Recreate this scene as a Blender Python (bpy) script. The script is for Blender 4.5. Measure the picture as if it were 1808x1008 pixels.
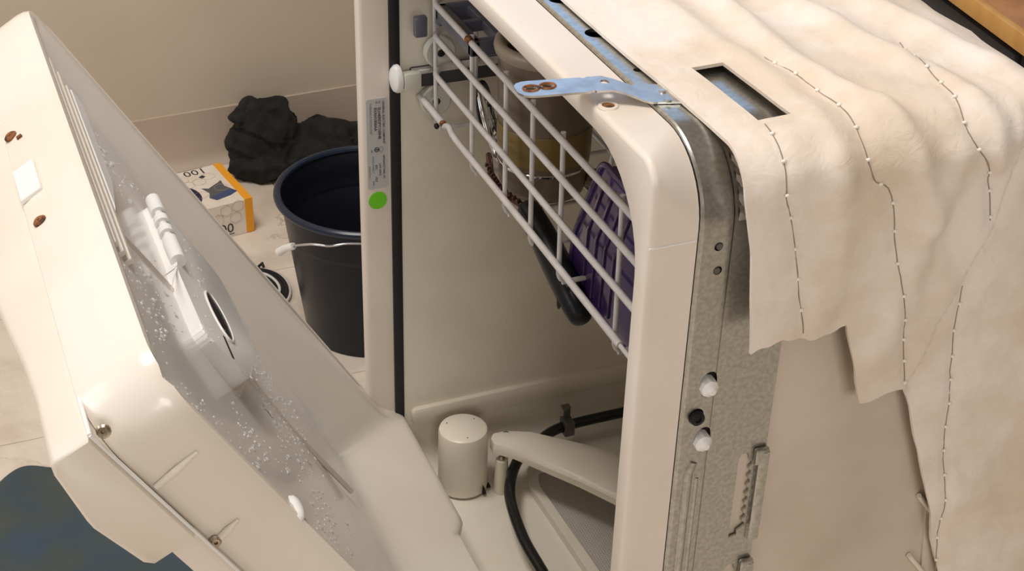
import bpy, bmesh, math, random
from mathutils import Vector, Matrix, noise
random.seed(7)
PI = math.pi
for o in list(bpy.data.objects): bpy.data.objects.remove(o)
scene = bpy.context.scene
C = scene.collection

# ------------------------------------------------------------------ camera
cam_d = bpy.data.cameras.new('camera'); cam = bpy.data.objects.new('camera', cam_d); C.objects.link(cam)
cam_d.sensor_width = 36.0; cam_d.lens = 53.95; cam_d.clip_start = 0.02
RW = ((0.9265, 0.1793, -0.3305), (-0.3754, 0.5035, -0.7781), (0.0269, 0.8452, 0.5338))
_r = Matrix(((RW[0][0], RW[0][1], -0.330), (RW[1][0], RW[1][1], -0.778), (RW[2][0], RW[2][1], 0.534)))
# columns: camera right, up, back in world space
right = Vector((0.9265, -0.3754, 0.0269)).normalized()
back = Vector((-0.3305, -0.7781, 0.5338)).normalized()
up = back.cross(right).normalized(); right = up.cross(back).normalized()
cam.matrix_world = Matrix(((right.x, up.x, back.x, -0.376), (right.y, up.y, back.y, -0.683), (right.z, up.z, back.z, 1.267), (0, 0, 0, 1)))
scene.camera = cam

# ------------------------------------------------------------------ world, daylight, exposure
w = bpy.data.worlds.new('daylight'); scene.world = w; w.use_nodes = True
bg = w.node_tree.nodes['Background']; bg.inputs[0].default_value = (0.42, 0.62, 0.95, 1); bg.inputs[1].default_value = 1.4
scene.view_settings.view_transform = 'Standard'; scene.view_settings.look = 'None'
scene.view_settings.gamma = 1; scene.view_settings.use_curve_mapping = False
scene.view_settings.exposure = 0.23

def area(name, loc, target, sx, sy, power, col):
    l = bpy.data.lights.new(name, 'AREA'); l.shape = 'RECTANGLE'; l.size = sx; l.size_y = sy
    l.energy = power; l.color = col
    o = bpy.data.objects.new(name, l); C.objects.link(o); o.location = loc
    o.rotation_euler = (Vector(target) - Vector(loc)).to_track_quat('-Z', 'Y').to_euler()
    return o
# ceiling lamp (its fixture is built below), daylight by the left window, and an added fill light behind the camera
area('ceiling_lamp_light', (-0.62, 0.50, 3.06), (-0.55, 0.50, 0), 0.9, 0.9, 38.5, (1.0, 0.945, 0.885))
area('kitchen_window_daylight', (-2.05, 0.3, 1.62), (0.3, 0.3, 0.5), 1.2, 0.9, 9, (1.0, 0.97, 0.92))
area('fill_light', (-0.60, -3.30, 1.90), (0.05, 0.4, 0.6), 1.4, 1.0, 33, (1.0, 0.95, 0.875))  # added fill light that brightens the camera-facing sides

# ------------------------------------------------------------------ materials
MATS = {}
def mat(name, col, rough=0.5, metal=0.0, col2=None, scale=20, mixw=(0.4, 0.6), bump=0.0, bscale=80, coat=0.0, trans=0.0, spec=0.5, detail=4, sss=0.0, alpha=1.0, ior=1.45):
    m = bpy.data.materials.new(name); m.use_nodes = True; MATS[name] = m
    nt = m.node_tree; b = nt.nodes['Principled BSDF']
    b.inputs['Base Color'].default_value = (*col, 1); b.inputs['Roughness'].default_value = rough
    b.inputs['Metallic'].default_value = metal; b.inputs['Specular IOR Level'].default_value = spec
    b.inputs['Coat Weight'].default_value = coat; b.inputs['Transmission Weight'].default_value = trans
    b.inputs['IOR'].default_value = ior
    b.inputs['Alpha'].default_value = alpha
    if coat: b.inputs['Coat Roughness'].default_value = 0.06
    tc = nt.nodes.new('ShaderNodeTexCoord')
    if col2:
        n = nt.nodes.new('ShaderNodeTexNoise'); n.inputs['Scale'].default_value = scale; n.inputs['Detail'].default_value = detail
        nt.links.new(tc.outputs['Object'], n.inputs['Vector'])
        r = nt.nodes.new('ShaderNodeValToRGB'); r.color_ramp.elements[0].position = mixw[0]; r.color_ramp.elements[1].position = mixw[1]
        r.color_ramp.elements[0].color = (*col, 1); r.color_ramp.elements[1].color = (*col2, 1)
        nt.links.new(n.outputs['Fac'], r.inputs['Fac']); nt.links.new(r.outputs['Color'], b.inputs['Base Color'])
    if bump:
        n2 = nt.nodes.new('ShaderNodeTexNoise'); n2.inputs['Scale'].default_value = bscale; n2.inputs['Detail'].default_value = 3
        nt.links.new(tc.outputs['Object'], n2.inputs['Vector'])
        bp = nt.nodes.new('ShaderNodeBump'); bp.inputs['Strength'].default_value = bump; bp.inputs['Distance'].default_value = 0.002
        nt.links.new(n2.outputs['Fac'], bp.inputs['Height']); nt.links.new(bp.outputs['Normal'], b.inputs['Normal'])
    return m
mat('white_plastic', (0.80, 0.72, 0.65), 0.38, col2=(0.76, 0.67, 0.58), scale=9, bump=0.05, bscale=250)
mat('door_plastic', (0.85, 0.79, 0.72), 0.24, col2=(0.81, 0.74, 0.65), scale=6, coat=0.2, bump=0.02, bscale=120)
mat('wet_reflection_plastic', (0.80, 0.77, 0.73), 0.20, col2=(0.76, 0.73, 0.685), scale=9, coat=0.25, bump=0.015, bscale=60)  # wet liner; greyer tone carries the reflections seen at grazing angles
mat('panel_plastic', (0.80, 0.73, 0.64), 0.35, col2=(0.77, 0.69, 0.60), scale=8, bump=0.06, bscale=350)
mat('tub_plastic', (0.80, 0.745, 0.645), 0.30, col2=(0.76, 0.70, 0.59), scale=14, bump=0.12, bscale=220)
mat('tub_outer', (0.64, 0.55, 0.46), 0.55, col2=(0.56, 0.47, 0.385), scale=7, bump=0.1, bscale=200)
mat('bright_plastic', (0.86, 0.85, 0.83), 0.3)
mat('gasket_rubber', (0.012, 0.012, 0.014), 0.45)
mat('black_plastic', (0.010, 0.010, 0.013), 0.32, bump=0.05, bscale=200, spec=0.3)
mat('dark_hole', (0.01, 0.008, 0.007), 0.7)
mat('rust', (0.30, 0.11, 0.035), 0.8, col2=(0.07, 0.03, 0.015), scale=180)
mat('steel', (0.55, 0.55, 0.515), 0.30, 1.0, col2=(0.43, 0.43, 0.40), scale=330, bump=0.04, bscale=300, mixw=(0.35, 0.65), detail=2)
mat('bracket_steel', (0.62, 0.62, 0.60), 0.30, 1.0, col2=(0.46, 0.45, 0.43), scale=90, mixw=(0.35, 0.7))
mat('screw_steel', (0.62, 0.56, 0.46), 0.3, 1.0, col2=(0.35, 0.28, 0.2), scale=200)
mat('heater', (0.012, 0.012, 0.013), 0.22)
mat('clip_steel', (0.16, 0.15, 0.14), 0.45, 0.7)
mat('wire_coating', (0.70, 0.67, 0.65), 0.32, col2=(0.62, 0.59, 0.57), scale=60)
mat('wheel_plastic', (0.62, 0.62, 0.54), 0.4)
mat('shelf_plastic', (0.11, 0.11, 0.15), 0.3)
mat('brown_cup', (0.17, 0.125, 0.085), 0.3, col2=(0.145, 0.105, 0.07), scale=12)
mat('cup_rim', (0.34, 0.27, 0.20), 0.35)
mat('amber_band', (0.20, 0.135, 0.04), 0.3)
mat('purple', (0.045, 0.022, 0.105), 0.12, coat=0.5, alpha=0.93)
mat('chrome', (0.75, 0.75, 0.76), 0.08, 1.0)
mat('brown_metal', (0.13, 0.06, 0.05), 0.25, 0.6)
mat('stitch', (0.92, 0.88, 0.82), 0.7)
mat('thread', (0.30, 0.25, 0.21), 0.8)
mat('bucket_plastic', (0.010, 0.012, 0.020), 0.34, bump=0.03, spec=0.25)
mat('bucket_rim', (0.012, 0.020, 0.042), 0.28)
mat('wire_metal', (0.60, 0.60, 0.62), 0.3, 0.9)
mat('grip', (0.75, 0.73, 0.70), 0.35)
mat('cloth', (0.010, 0.010, 0.010), 0.95, col2=(0.018, 0.017, 0.016), scale=60, bump=0.7, bscale=500)
mat('cable_pale', (0.62, 0.60, 0.58), 0.4)
mat('carton', (0.80, 0.72, 0.63), 0.55, col2=(0.75, 0.66, 0.56), scale=30)
mat('carton_orange', (0.85, 0.36, 0.02), 0.5)
mat('carton_navy', (0.012, 0.014, 0.05), 0.5)
mat('carton_blue', (0.05, 0.07, 0.17), 0.5)
mat('carton_grey', (0.10, 0.10, 0.11), 0.5)
mat('carton_line', (0.55, 0.42, 0.36), 0.6)
mat('label_grey', (0.50, 0.50, 0.51), 0.4)
mat('ink', (0.03, 0.03, 0.035), 0.6)
mat('ink_soft', (0.16, 0.16, 0.17), 0.6)
mat('green_sticker', (0.16, 0.62, 0.02), 0.5)
mat('wall_paint', (0.60, 0.51, 0.405), 0.85, col2=(0.575, 0.485, 0.38), scale=3, bump=0.12, bscale=90)
mat('base_vinyl', (0.53, 0.43, 0.345), 0.42, col2=(0.50, 0.40, 0.315), scale=5)
mat('room_paint', (0.50, 0.46, 0.41), 0.9)
mat('ceiling_paint', (0.62, 0.59, 0.55), 0.9)
mat('trim_white', (0.8, 0.78, 0.74), 0.5)
mat('wood_top', (0.50, 0.22, 0.065), 0.35, col2=(0.40, 0.165, 0.045), scale=16)
mat('wood_edge', (0.68, 0.37, 0.11), 0.4, col2=(0.60, 0.31, 0.085), scale=30)
mat('charcoal', (0.045, 0.042, 0.045), 0.6)
mat('grout', (0.40, 0.35, 0.30), 0.8)
mat('water', (0.95, 0.95, 0.95), 0.05, trans=0.12, ior=1.33)  # drops nearly opaque white: the lamp glints are put into the colour
# floor tile: pale vinyl with scuffs and cracks
def tile_mat():
    m = mat('floor_tile', (0.62, 0.53, 0.44), 0.42, bump=0.06, bscale=60)
    nt = m.node_tree; b = nt.nodes['Principled BSDF']; tc = nt.nodes.new('ShaderNodeTexCoord')
    geo = nt.nodes.new('ShaderNodeNewGeometry')
    n = nt.nodes.new('ShaderNodeTexNoise'); n.inputs['Scale'].default_value = 9; n.inputs['Detail'].default_value = 6; n.inputs['Roughness'].default_value = 0.65
    nt.links.new(geo.outputs['Position'], n.inputs['Vector'])
    r = nt.nodes.new('ShaderNodeValToRGB')
    r.color_ramp.elements[0].position = 0.36; r.color_ramp.elements[0].color = (0.62, 0.53, 0.44, 1)
    r.color_ramp.elements[1].position = 0.55; r.color_ramp.elements[1].color = (0.75, 0.66, 0.56, 1)
    nt.links.new(n.outputs['Fac'], r.inputs['Fac'])
    v = nt.nodes.new('ShaderNodeTexVoronoi'); v.feature = 'DISTANCE_TO_EDGE'; v.inputs['Scale'].default_value = 7
    dst = nt.nodes.new('ShaderNodeMix'); dst.data_type = 'RGBA'; dst.blend_type = 'ADD'; dst.inputs[0].default_value = 0.12
    nt.links.new(geo.outputs['Position'], dst.inputs[6]); nt.links.new(n.outputs['Color'], dst.inputs[7]); nt.links.new(dst.outputs[2], v.inputs['Vector'])
    r2 = nt.nodes.new('ShaderNodeValToRGB'); r2.color_ramp.elements[0].color = (0.35, 0.28, 0.23, 1); r2.color_ramp.elements[1].color = (1, 1, 1, 1)
    r2.color_ramp.elements[0].position = 0.0; r2.color_ramp.elements[1].position = 0.016
    nt.links.new(v.outputs['Distance'], r2.inputs['Fac'])
    mx = nt.nodes.new('ShaderNodeMix'); mx.data_type = 'RGBA'; mx.blend_type = 'MULTIPLY'
    n3 = nt.nodes.new('ShaderNodeTexNoise'); n3.inputs['Scale'].default_value = 4
    nt.links.new(geo.outputs['Position'], n3.inputs['Vector'])
    r3 = nt.nodes.new('ShaderNodeValToRGB'); r3.color_ramp.elements[0].position = 0.5; r3.color_ramp.elements[1].position = 0.62
    r3.color_ramp.elements[0].color = (0, 0, 0, 1); r3.color_ramp.elements[1].color = (0.6, 0.6, 0.6, 1)
    nt.links.new(n3.outputs['Fac'], r3.inputs['Fac']); nt.links.new(r3.outputs['Color'], mx.inputs[0])
    nt.links.new(r.outputs['Color'], mx.inputs[6]); nt.links.new(r2.outputs['Color'], mx.inputs[7])
    nt.links.new(mx.outputs[2], b.inputs['Base Color'])
tile_mat()
# quilted insulation: cream cloth with faint stains and fibre relief
def blanket_mat():
    m = mat('insulation', (0.83, 0.74, 0.66), 0.85)
    nt = m.node_tree; b = nt.nodes['Principled BSDF']; tc = nt.nodes.new('ShaderNodeTexCoord')
    b.inputs['Sheen Weight'].default_value = 0.15
    n = nt.nodes.new('ShaderNodeTexNoise'); n.inputs['Scale'].default_value = 11; n.inputs['Detail'].default_value = 5; n.inputs['Roughness'].default_value = 0.6
    nt.links.new(tc.outputs['Object'], n.inputs['Vector'])
    r = nt.nodes.new('ShaderNodeValToRGB'); r.color_ramp.elements[0].position = 0.38; r.color_ramp.elements[1].position = 0.60
    r.color_ramp.elements[0].color = (0.735, 0.62, 0.505, 1); r.color_ramp.elements[1].color = (0.86, 0.775, 0.71, 1)
    nt.links.new(n.outputs['Fac'], r.inputs['Fac']); nt.links.new(r.outputs['Color'], b.inputs['Base Color'])
    n2 = nt.nodes.new('ShaderNodeTexNoise'); n2.inputs['Scale'].default_value = 75; n2.inputs['Detail'].default_value = 8; n2.inputs['Distortion'].default_value = 1.2
    nt.links.new(tc.outputs['Object'], n2.inputs['Vector'])
    bp = nt.nodes.new('ShaderNodeBump'); bp.inputs['Strength'].default_value = 0.35; bp.inputs['Distance'].default_value = 0.003
    nt.links.new(n2.outputs['Fac'], bp.inputs['Height']); nt.links.new(bp.outputs['Normal'], b.inputs['Normal'])
blanket_mat()
# perforated filter plate: dark round holes in a staggered grid
def filter_mat():
    m = mat('filter_mesh', (0.50, 0.47, 0.42), 0.45)
    nt = m.node_tree; b = nt.nodes['Principled BSDF']; tc = nt.nodes.new('ShaderNodeTexCoord')
    v = nt.nodes.new('ShaderNodeTexVoronoi'); v.inputs['Scale'].default_value = 360; v.inputs['Randomness'].default_value = 0.0
    nt.links.new(tc.outputs['Object'], v.inputs['Vector'])
    r = nt.nodes.new('ShaderNodeValToRGB'); r.color_ramp.elements[0].position = 0.28; r.color_ramp.elements[1].position = 0.38
    r.color_ramp.elements[0].color = (0.06, 0.05, 0.045, 1); r.color_ramp.elements[1].color = (0.54, 0.50, 0.45, 1)
    nt.links.new(v.outputs['Distance'], r.inputs['Fac']); nt.links.new(r.outputs['Color'], b.inputs['Base Color'])
filter_mat()
def mat_rubber():
    m = mat('mat_rubber', (0.030, 0.040, 0.040), 0.42)
    nt = m.node_tree; b = nt.nodes['Principled BSDF']; tc = nt.nodes.new('ShaderNodeTexCoord')
    n = nt.nodes.new('ShaderNodeTexNoise'); n.inputs['Scale'].default_value = 9; n.inputs['Detail'].default_value = 2
    nt.links.new(tc.outputs['Object'], n.inputs['Vector'])
    r = nt.nodes.new('ShaderNodeValToRGB'); e = r.color_ramp.elements
    e[0].position = 0.36; e[0].color = (0.064, 0.074, 0.062, 1); e[1].position = 0.66; e[1].color = (0.036, 0.062, 0.100, 1)
    x = r.color_ramp.elements.new(0.52); x.color = (0.046, 0.068, 0.072, 1)
    nt.links.new(n.outputs['Fac'], r.inputs['Fac']); nt.links.new(r.outputs['Color'], b.inputs['Base Color'])
mat_rubber()

# ------------------------------------------------------------------ helpers
def M(n): return MATS[n]
def link(name, me, m=None, parent=None, smooth=True, auto=35):
    me.name = name
    o = bpy.data.objects.new(name, me); C.objects.link(o)
    if m: me.materials.append(M(m)) if isinstance(m, str) else me.materials.append(m)
    if smooth:
        for p in me.polygons: p.use_smooth = True
        if auto:
            bm = bmesh.new(); bm.from_mesh(me)
            for e in bm.edges:
                if len(e.link_faces) == 2 and e.calc_face_angle(0) > math.radians(auto): e.smooth = False
            bm.to_mesh(me); bm.free()
    if parent: o.parent = parent
    return o
def from_bm(name, bm, m=None, parent=None, smooth=True, auto=35):
    bmesh.ops.recalc_face_normals(bm, faces=bm.faces[:])
    me = bpy.data.meshes.new(name); bm.to_mesh(me); bm.free()
    return link(name, me, m, parent, smooth, auto)
def thing(name, label, cat, group=None, loc=(0, 0, 0)):
    o = bpy.data.objects.new(name, None); C.objects.link(o); o.location = loc; o.empty_display_size = 0.05
    return tag(o, label, cat, group)
def tag(o, label, cat, group=None):
    o['label'] = label; o['category'] = cat
    if group: o['group'] = group
    return o
def struct(o): o['kind'] = 'structure'; return o
def add_box(bm, lo, hi, bev=0.0, seg=2, mtx=None):
    r = bmesh.ops.create_cube(bm, size=1.0); vs = r['verts']
    for v in vs:
        v.co = Vector([(lo[i] + hi[i]) / 2 + v.co[i] * (hi[i] - lo[i]) for i in range(3)])
    if bev:
        es = list({e for v in vs for e in v.link_edges})
        r2 = bmesh.ops.bevel(bm, geom=es, offset=bev, segments=seg, profile=0.5, affect='EDGES')
        vs = list({v for f in r2['faces'] for v in f.verts} | {v for v in vs if v.is_valid})
    if mtx:
        for v in vs: v.co = mtx @ v.co
    return vs
def box(name, lo, hi, m, parent=None, bev=0.0, seg=2, mtx=None):
    bm = bmesh.new(); add_box(bm, lo, hi, bev, seg, mtx); return from_bm(name, bm, m, parent)
def smooth_path(pts, n=8, closed=False):
    pts = [Vector(p) for p in pts]; out = []; L = len(pts)
    rng = range(L) if closed else range(L - 1)
    for i in rng:
        p0 = pts[(i - 1) % L] if closed or i > 0 else pts[i]
        p1 = pts[i]; p2 = pts[(i + 1) % L]; p3 = pts[(i + 2) % L] if closed or i + 2 < L else pts[min(i + 1, L - 1)]
        for k in range(n):
            t = k / n
            out.append(0.5 * ((2 * p1) + (p2 - p0) * t + (2 * p0 - 5 * p1 + 4 * p2 - p3) * t * t + (3 * p1 - p0 - 3 * p2 + p3) * t ** 3))
    if not closed: out.append(pts[-1])
    return out
def add_tube(bm, pts, r, seg=8, closed=False, cap=True):
    pts = [Vector(p) for p in pts]; n = len(pts); rings = []
    rad = r if hasattr(r, '__len__') else [r] * n
    nrm = None
    for i in range(n):
        a = pts[i - 1] if (i > 0 or closed) else pts[i]; b = pts[(i + 1) % n] if (i < n - 1 or closed) else pts[i]
        d = (b - a).normalized()
        if nrm is None:
            nrm = d.cross(Vector((0, 0, 1)))
            if nrm.length < 0.1: nrm = d.cross(Vector((1, 0, 0)))
        nrm = (nrm - d * nrm.dot(d)).normalized(); bi = d.cross(nrm)
        rings.append([bm.verts.new(pts[i] + (nrm * math.cos(2 * PI * k / seg) + bi * math.sin(2 * PI * k / seg)) * rad[i]) for k in range(seg)])
    for i in range(n if closed else n - 1):
        A = rings[i]; B = rings[(i + 1) % n]
        for k in range(seg): bm.faces.new((A[k], A[(k + 1) % seg], B[(k + 1) % seg], B[k]))
    if cap and not closed:
        bm.faces.new(rings[0]); bm.faces.new(rings[-1])
def tube(name, pts, r, m, parent=None, seg=8, closed=False):
    bm = bmesh.new(); add_tube(bm, pts, r, seg, closed); return from_bm(name, bm, m, parent, auto=60)
def add_lathe(bm, prof, seg=32, mtx=None):
    rings = []
    for (r, z) in prof:
        if r < 1e-6: rings.append([bm.verts.new((0, 0, z))])
        else: rings.append([bm.verts.new((r * math.cos(2 * PI * k / seg), r * math.sin(2 * PI * k / seg), z)) for k in range(seg)])
    for A, B in zip(rings, rings[1:]):
        for k in range(seg):
            a, b = A[k % len(A)], A[(k + 1) % len(A)]; c, d = B[(k + 1) % len(B)], B[k % len(B)]
            f = []
            for v in (a, b, c, d):
                if v not in f: f.append(v)
            if len(f) > 2:
                try: bm.faces.new(f)
                except ValueError: pass
    if mtx:
        for R_ in rings:
            for v in R_: v.co = mtx @ v.co
def lathe(name, prof, m, parent=None, seg=32, mtx=None, auto=35):
    bm = bmesh.new(); add_lathe(bm, prof, seg, mtx); return from_bm(name, bm, m, parent, auto=auto)
def prism(name, poly, axis, a, b, m, parent=None, bev=0.0, seg=2, mtx=None):
    """poly: 2-D points; axis: index of the extrusion axis; the other two axes take the points in order"""
    bm = bmesh.new(); ax = [i for i in range(3) if i != axis]
    def P3(p, v):
        q = [0, 0, 0]; q[ax[0]] = p[0]; q[ax[1]] = p[1]; q[axis] = v; return q
    A = [bm.verts.new(P3(p, a)) for p in poly]; B = [bm.verts.new(P3(p, b)) for p in poly]
    bm.faces.new(A); bm.faces.new(B[::-1])
    n = len(poly)
    for i in range(n): bm.faces.new((A[i], A[(i + 1) % n], B[(i + 1) % n], B[i]))
    if bev: bmesh.ops.bevel(bm, geom=bm.edges[:], offset=bev, segments=seg, profile=0.5, affect='EDGES')
    if mtx:
        for v in bm.verts: v.co = mtx @ v.co
    return from_bm(name, bm, m, parent)
def frame_mtx(origin, ux, uy, uz):
    ux, uy, uz, origin = map(Vector, (ux, uy, uz, origin))
    return Matrix(((ux.x, uy.x, uz.x, origin.x), (ux.y, uy.y, uz.y, origin.y), (ux.z, uy.z, uz.z, origin.z), (0, 0, 0, 1)))
def disc_mtx(loc, nrm, upv=(0, 0, 1)):
    nz = Vector(nrm).normalized(); x = Vector(upv).cross(nz)
    if x.length < 1e-3: x = Vector((1, 0, 0)).cross(nz)
    x.normalize(); y = nz.cross(x); return frame_mtx(loc, x, y, nz)
def text(name, s, size, mtx, m, parent, sx=1.0, bold=0.0):
    cu = bpy.data.curves.new(name, 'FONT'); cu.body = s; cu.size = size; cu.extrude = 0.00005; cu.offset = bold
    cu.resolution_u = 2
    t = bpy.data.objects.new(name, cu); C.objects.link(t)
    dg = bpy.context.evaluated_depsgraph_get(); me = bpy.data.meshes.new_from_object(t.evaluated_get(dg))
    bpy.data.objects.remove(t); bpy.data.curves.remove(cu)
    me.transform(Matrix.Diagonal((sx, 1, 1, 1))); me.transform(mtx); me.materials.clear()
    return link(name, me, m, parent, smooth=False)
def evaluated(o, name=None):
    dg = bpy.context.evaluated_depsgraph_get(); me = bpy.data.meshes.new_from_object(o.evaluated_get(dg))
    return me
def cut(o, cutters):
    for c in cutters:
        md = o.modifiers.new('cut', 'BOOLEAN'); md.object = c; md.operation = 'DIFFERENCE'; md.solver = 'EXACT'
    me = evaluated(o); old = o.data; o.modifiers.clear(); o.data = me; me.name = o.name
    bpy.data.meshes.remove(old)
    for c in cutters: bpy.data.objects.remove(c)
def shade(o, ang=22):
    me = o.data
    for p in me.polygons: p.use_smooth = True
    bm = bmesh.new(); bm.from_mesh(me)
    bmesh.ops.dissolve_degenerate(bm, dist=1e-6, edges=bm.edges[:])
    for e in bm.edges: e.smooth = not (len(e.link_faces) == 2 and e.calc_face_angle(0) > math.radians(ang))
    bm.to_mesh(me); bm.free()
    md = o.modifiers.new('weighted', 'WEIGHTED_NORMAL'); md.keep_sharp = True; md.weight = 100
def sstep(a, b, x):
    t = max(0.0, min(1.0, (x - a) / (b - a))); return t * t * (3 - 2 * t)
def lerp(a, b, t): return a + (b - a) * t
def interp(x, xs, ys):
    if x <= xs[0]: return ys[0]
    for i in range(len(xs) - 1):
        if x <= xs[i + 1]: return lerp(ys[i], ys[i + 1], (x - xs[i]) / (xs[i + 1] - xs[i]))
    return ys[-1]

# ================================================================== THE ROOM
RX0, RX1, RY0, RZ1 = -2.2, 2.6, -4.2, 3.20
fl = struct(box('floor', (RX0, RY0, -0.06), (RX1, 1.95, -0.0025), 'grout'))
# vinyl tiles: near the wall they stand in view, each its own piece
T = 0.305; tb = bmesh.new(); add_box(tb, (0.0006, 0.0006, -0.0025), (T - 0.0006, T - 0.0006, 0.0), 0.0005, 1)
tmesh = bpy.data.meshes.new('tile'); tb.to_mesh(tmesh); tb.free(); tmesh.materials.append(M('floor_tile'))
rest = bmesh.new()
for i in range(-7, 9):
    for j in range(-17, 3):
        x = -0.16 + i * T; y = 1.025 + j * T
        if x < RX0 or x + T > RX1 or y < RY0: continue
        if -3 <= i <= 2 and -2 <= j <= 2:
            o = bpy.data.objects.new('tile', tmesh); C.objects.link(o); o.location = (x, y, 0); o.parent = fl
        else:
            add_box(rest, (x + 0.0006, y + 0.0006, -0.0025), (x + T - 0.0006, y + T - 0.0006, 0))
o = from_bm('tile_field', rest, 'floor_tile', fl); o['kind'] = 'stuff'
# back wall, turned about three degrees against the machine
WA = math.atan(0.048); wm = Matrix.Translation((-0.07, 1.712, 0)) @ Matrix.Rotation(WA, 4, 'Z')
WX0, WX1, WZ0, WZ1 = 0.25, 1.95, 1.20, 2.10          # kitchen window above the sink, out of view
bm = bmesh.new()
for lo, hi in (((-2.3, 0, 0), (WX0, 0.12, RZ1)), ((WX1, 0, 0), (2.75, 0.12, RZ1)), ((WX0, 0, 0), (WX1, 0.12, WZ0)), ((WX0, 0, WZ1), (WX1, 0.12, RZ1))):
    add_box(bm, lo, hi, mtx=wm)
struct(from_bm('wall_back', bm, 'wall_paint'))
bb = bmesh.new()
prof = [(0.0, 0.102), (-0.0035, 0.1015), (-0.0035, 0.022), (-0.006, 0.012), (-0.012, 0.005), (-0.020, 0.0005), (-0.020, 0.0), (0.0, 0.0)]
A = [bb.verts.new(wm @ Vector((-2.2, p[0], p[1]))) for p in prof]; B = [bb.verts.new(wm @ Vector((2.6, p[0], p[1]))) for p in prof]
for i in range(len(prof)): k = (i + 1) % len(prof); bb.faces.new((A[i], A[k], B[k], B[i]))
bb.faces.new(A); bb.faces.new(B[::-1])
struct(from_bm('baseboard_back', bb, 'base_vinyl'))
struct(box('wall_right', (RX1, RY0, 0), (RX1 + 0.1, 1.95, RZ1), 'room_paint'))
struct(box('wall_front', (RX0, RY0 - 0.1, 0), (RX1, RY0, RZ1), 'room_paint'))
struct(box('ceiling', (RX0 - 0.1, RY0 - 0.1, RZ1), (RX1 + 0.1, 2.0, RZ1 + 0.08), 'ceiling_paint'))
# left wall with the second window
bm = bmesh.new()
for lo, hi in (((RX0 - 0.1, RY0, 0), (RX0, -0.35, RZ1)), ((RX0 - 0.1, 0.95, 0), (RX0, 1.75, RZ1)), ((RX0 - 0.1, -0.35, 0), (RX0, 0.95, 1.12)), ((RX0 - 0.1, -0.35, 2.12), (RX0, 0.95, RZ1))):
    add_box(bm, lo, hi)
struct(from_bm('wall_left', bm, 'room_paint'))
def window(name, mtx, x0, x1, z0, z1):
    r = bpy.data.objects.new(name, None); C.objects.link(r); struct(r)
    bm = bmesh.new(); t = 0.045
    for lo, hi in (((x0, 0.03, z0), (x1, 0.08, z0 + t)), ((x0, 0.03, z1 - t), (x1, 0.08, z1)), ((x0, 0.03, z0), (x0 + t, 0.08, z1)), ((x1 - t, 0.03, z0), (x1, 0.08, z1)), (((x0 + x1) / 2 - 0.02, 0.03, z0), ((x0 + x1) / 2 + 0.02, 0.08, z1))):
        add_box(bm, lo, hi, 0.004, 1, mtx)
    from_bm('window_frame', bm, 'trim_white', r)
    box('window_sill', (x0 - 0.03, -0.04, z0 - 0.03), (x1 + 0.03, 0.03, z0), 'trim_white', r, 0.004, 1, mtx)
window('window_1', wm, WX0, WX1, WZ0, WZ1)
window('window_2', frame_mtx((RX0, 0, 0), (0, 1, 0), (-1, 0, 0), (0, 0, 1)), -0.35, 0.95, 1.12, 2.12)
# ceiling lamp fixture over the work area
cl = thing('ceiling_lamp', 'square white ceiling lamp above the dishwasher', 'lamp', loc=(0, 0, 0))
box('lamp_frame', (-1.12, 0.0, 3.08), (-0.12, 1.0, 3.20), 'trim_white', cl, 0.01)
pl = thing('fill_lamp', 'unseen pendant-shaped shade added for a fill light behind the camera', 'lamp')  # invented fixture, out of view, dressing the added fill light
prism('fill_lamp_shade', [(-3.90, 2.45), (-3.66, 2.80), (-3.54, 2.80), (-3.20, 2.45), (-3.22, 2.45), (-3.55, 2.78), (-3.65, 2.78), (-3.88, 2.45)], 0, -1.35, 0.15, 'trim_white', pl)
tube('fill_lamp_cord', [(-0.60, -3.6, 2.79), (-0.60, -3.6, 3.19)], 0.006, 'charcoal', pl, 6)

# ================================================================== DISHWASHER
dw = thing('dishwasher', 'white built-in dishwasher pulled out, door ajar, with bare galvanised side frame', 'dishwasher', loc=(0, 0, 0))
H = 0.86; YW = 0.595
def arch(off, rad, n=10, zlow=0.10, zstep=12):
    """outline in (y,z), from low near side up, over the top and down the far side; off = inset from the outer outline"""
    y0, y1, zt = off, YW - off, H - off; pts = []
    for i in range(zstep): pts.append((y0, lerp(zlow, zt - rad, i / zstep)))
    for k in range(n + 1):
        a = PI / 2 * k / n; pts.append((y0 + rad - rad * math.cos(a), zt - rad + rad * math.sin(a)))
    for i in range(1, 12): pts.append((lerp(y0 + rad, y1 - rad, i / 12), zt))
    for k in range(n + 1):
        a = PI / 2 * k / n; pts.append((y1 - rad + rad * math.sin(a), zt - rad + rad * math.cos(a)))
    for i in range(1, zstep + 1): pts.append((y1, lerp(zt - rad, zlow, i / zstep)))
    return pts
def loft(name, rings, m, parent, auto=35):
    bm = bmesh.new(); R = [[bm.verts.new((x, p[0], p[1])) for p in pts] for x, pts in rings]
    for A, B in zip(R, R[1:]):
        for i in range(len(A) - 1): bm.faces.new((A[i], A[i + 1], B[i + 1], B[i]))
    return from_bm(name, bm, m, parent, auto=auto)
# --- tub front flange: outer skin, rounded front edge, lip and inner reveal in one shell
loft('tub_flange', [(0.0330, arch(0.000, 0.048)), (0.018, arch(0.000, 0.034)), (0.005, arch(0.000, 0.018)), (0.0018, arch(0.0004, 0.016)), (0.0005, arch(0.0014, 0.0155)), (0.0, arch(0.003, 0.015)),
                    (0.0, arch(0.0135, 0.068)), (0.0012, arch(0.0150, 0.068)), (0.004, arch(0.0155, 0.068)), (0.030, arch(0.0145, 0.068))], 'white_plastic', dw, auto=50)
# hairline moulding seam on the near side of the flange
box('moulding_seam', (0.0005, -0.0006, 0.8045), (0.0325, 0.0002, 0.8055), 'bright_plastic', dw, mtx=None)
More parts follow.
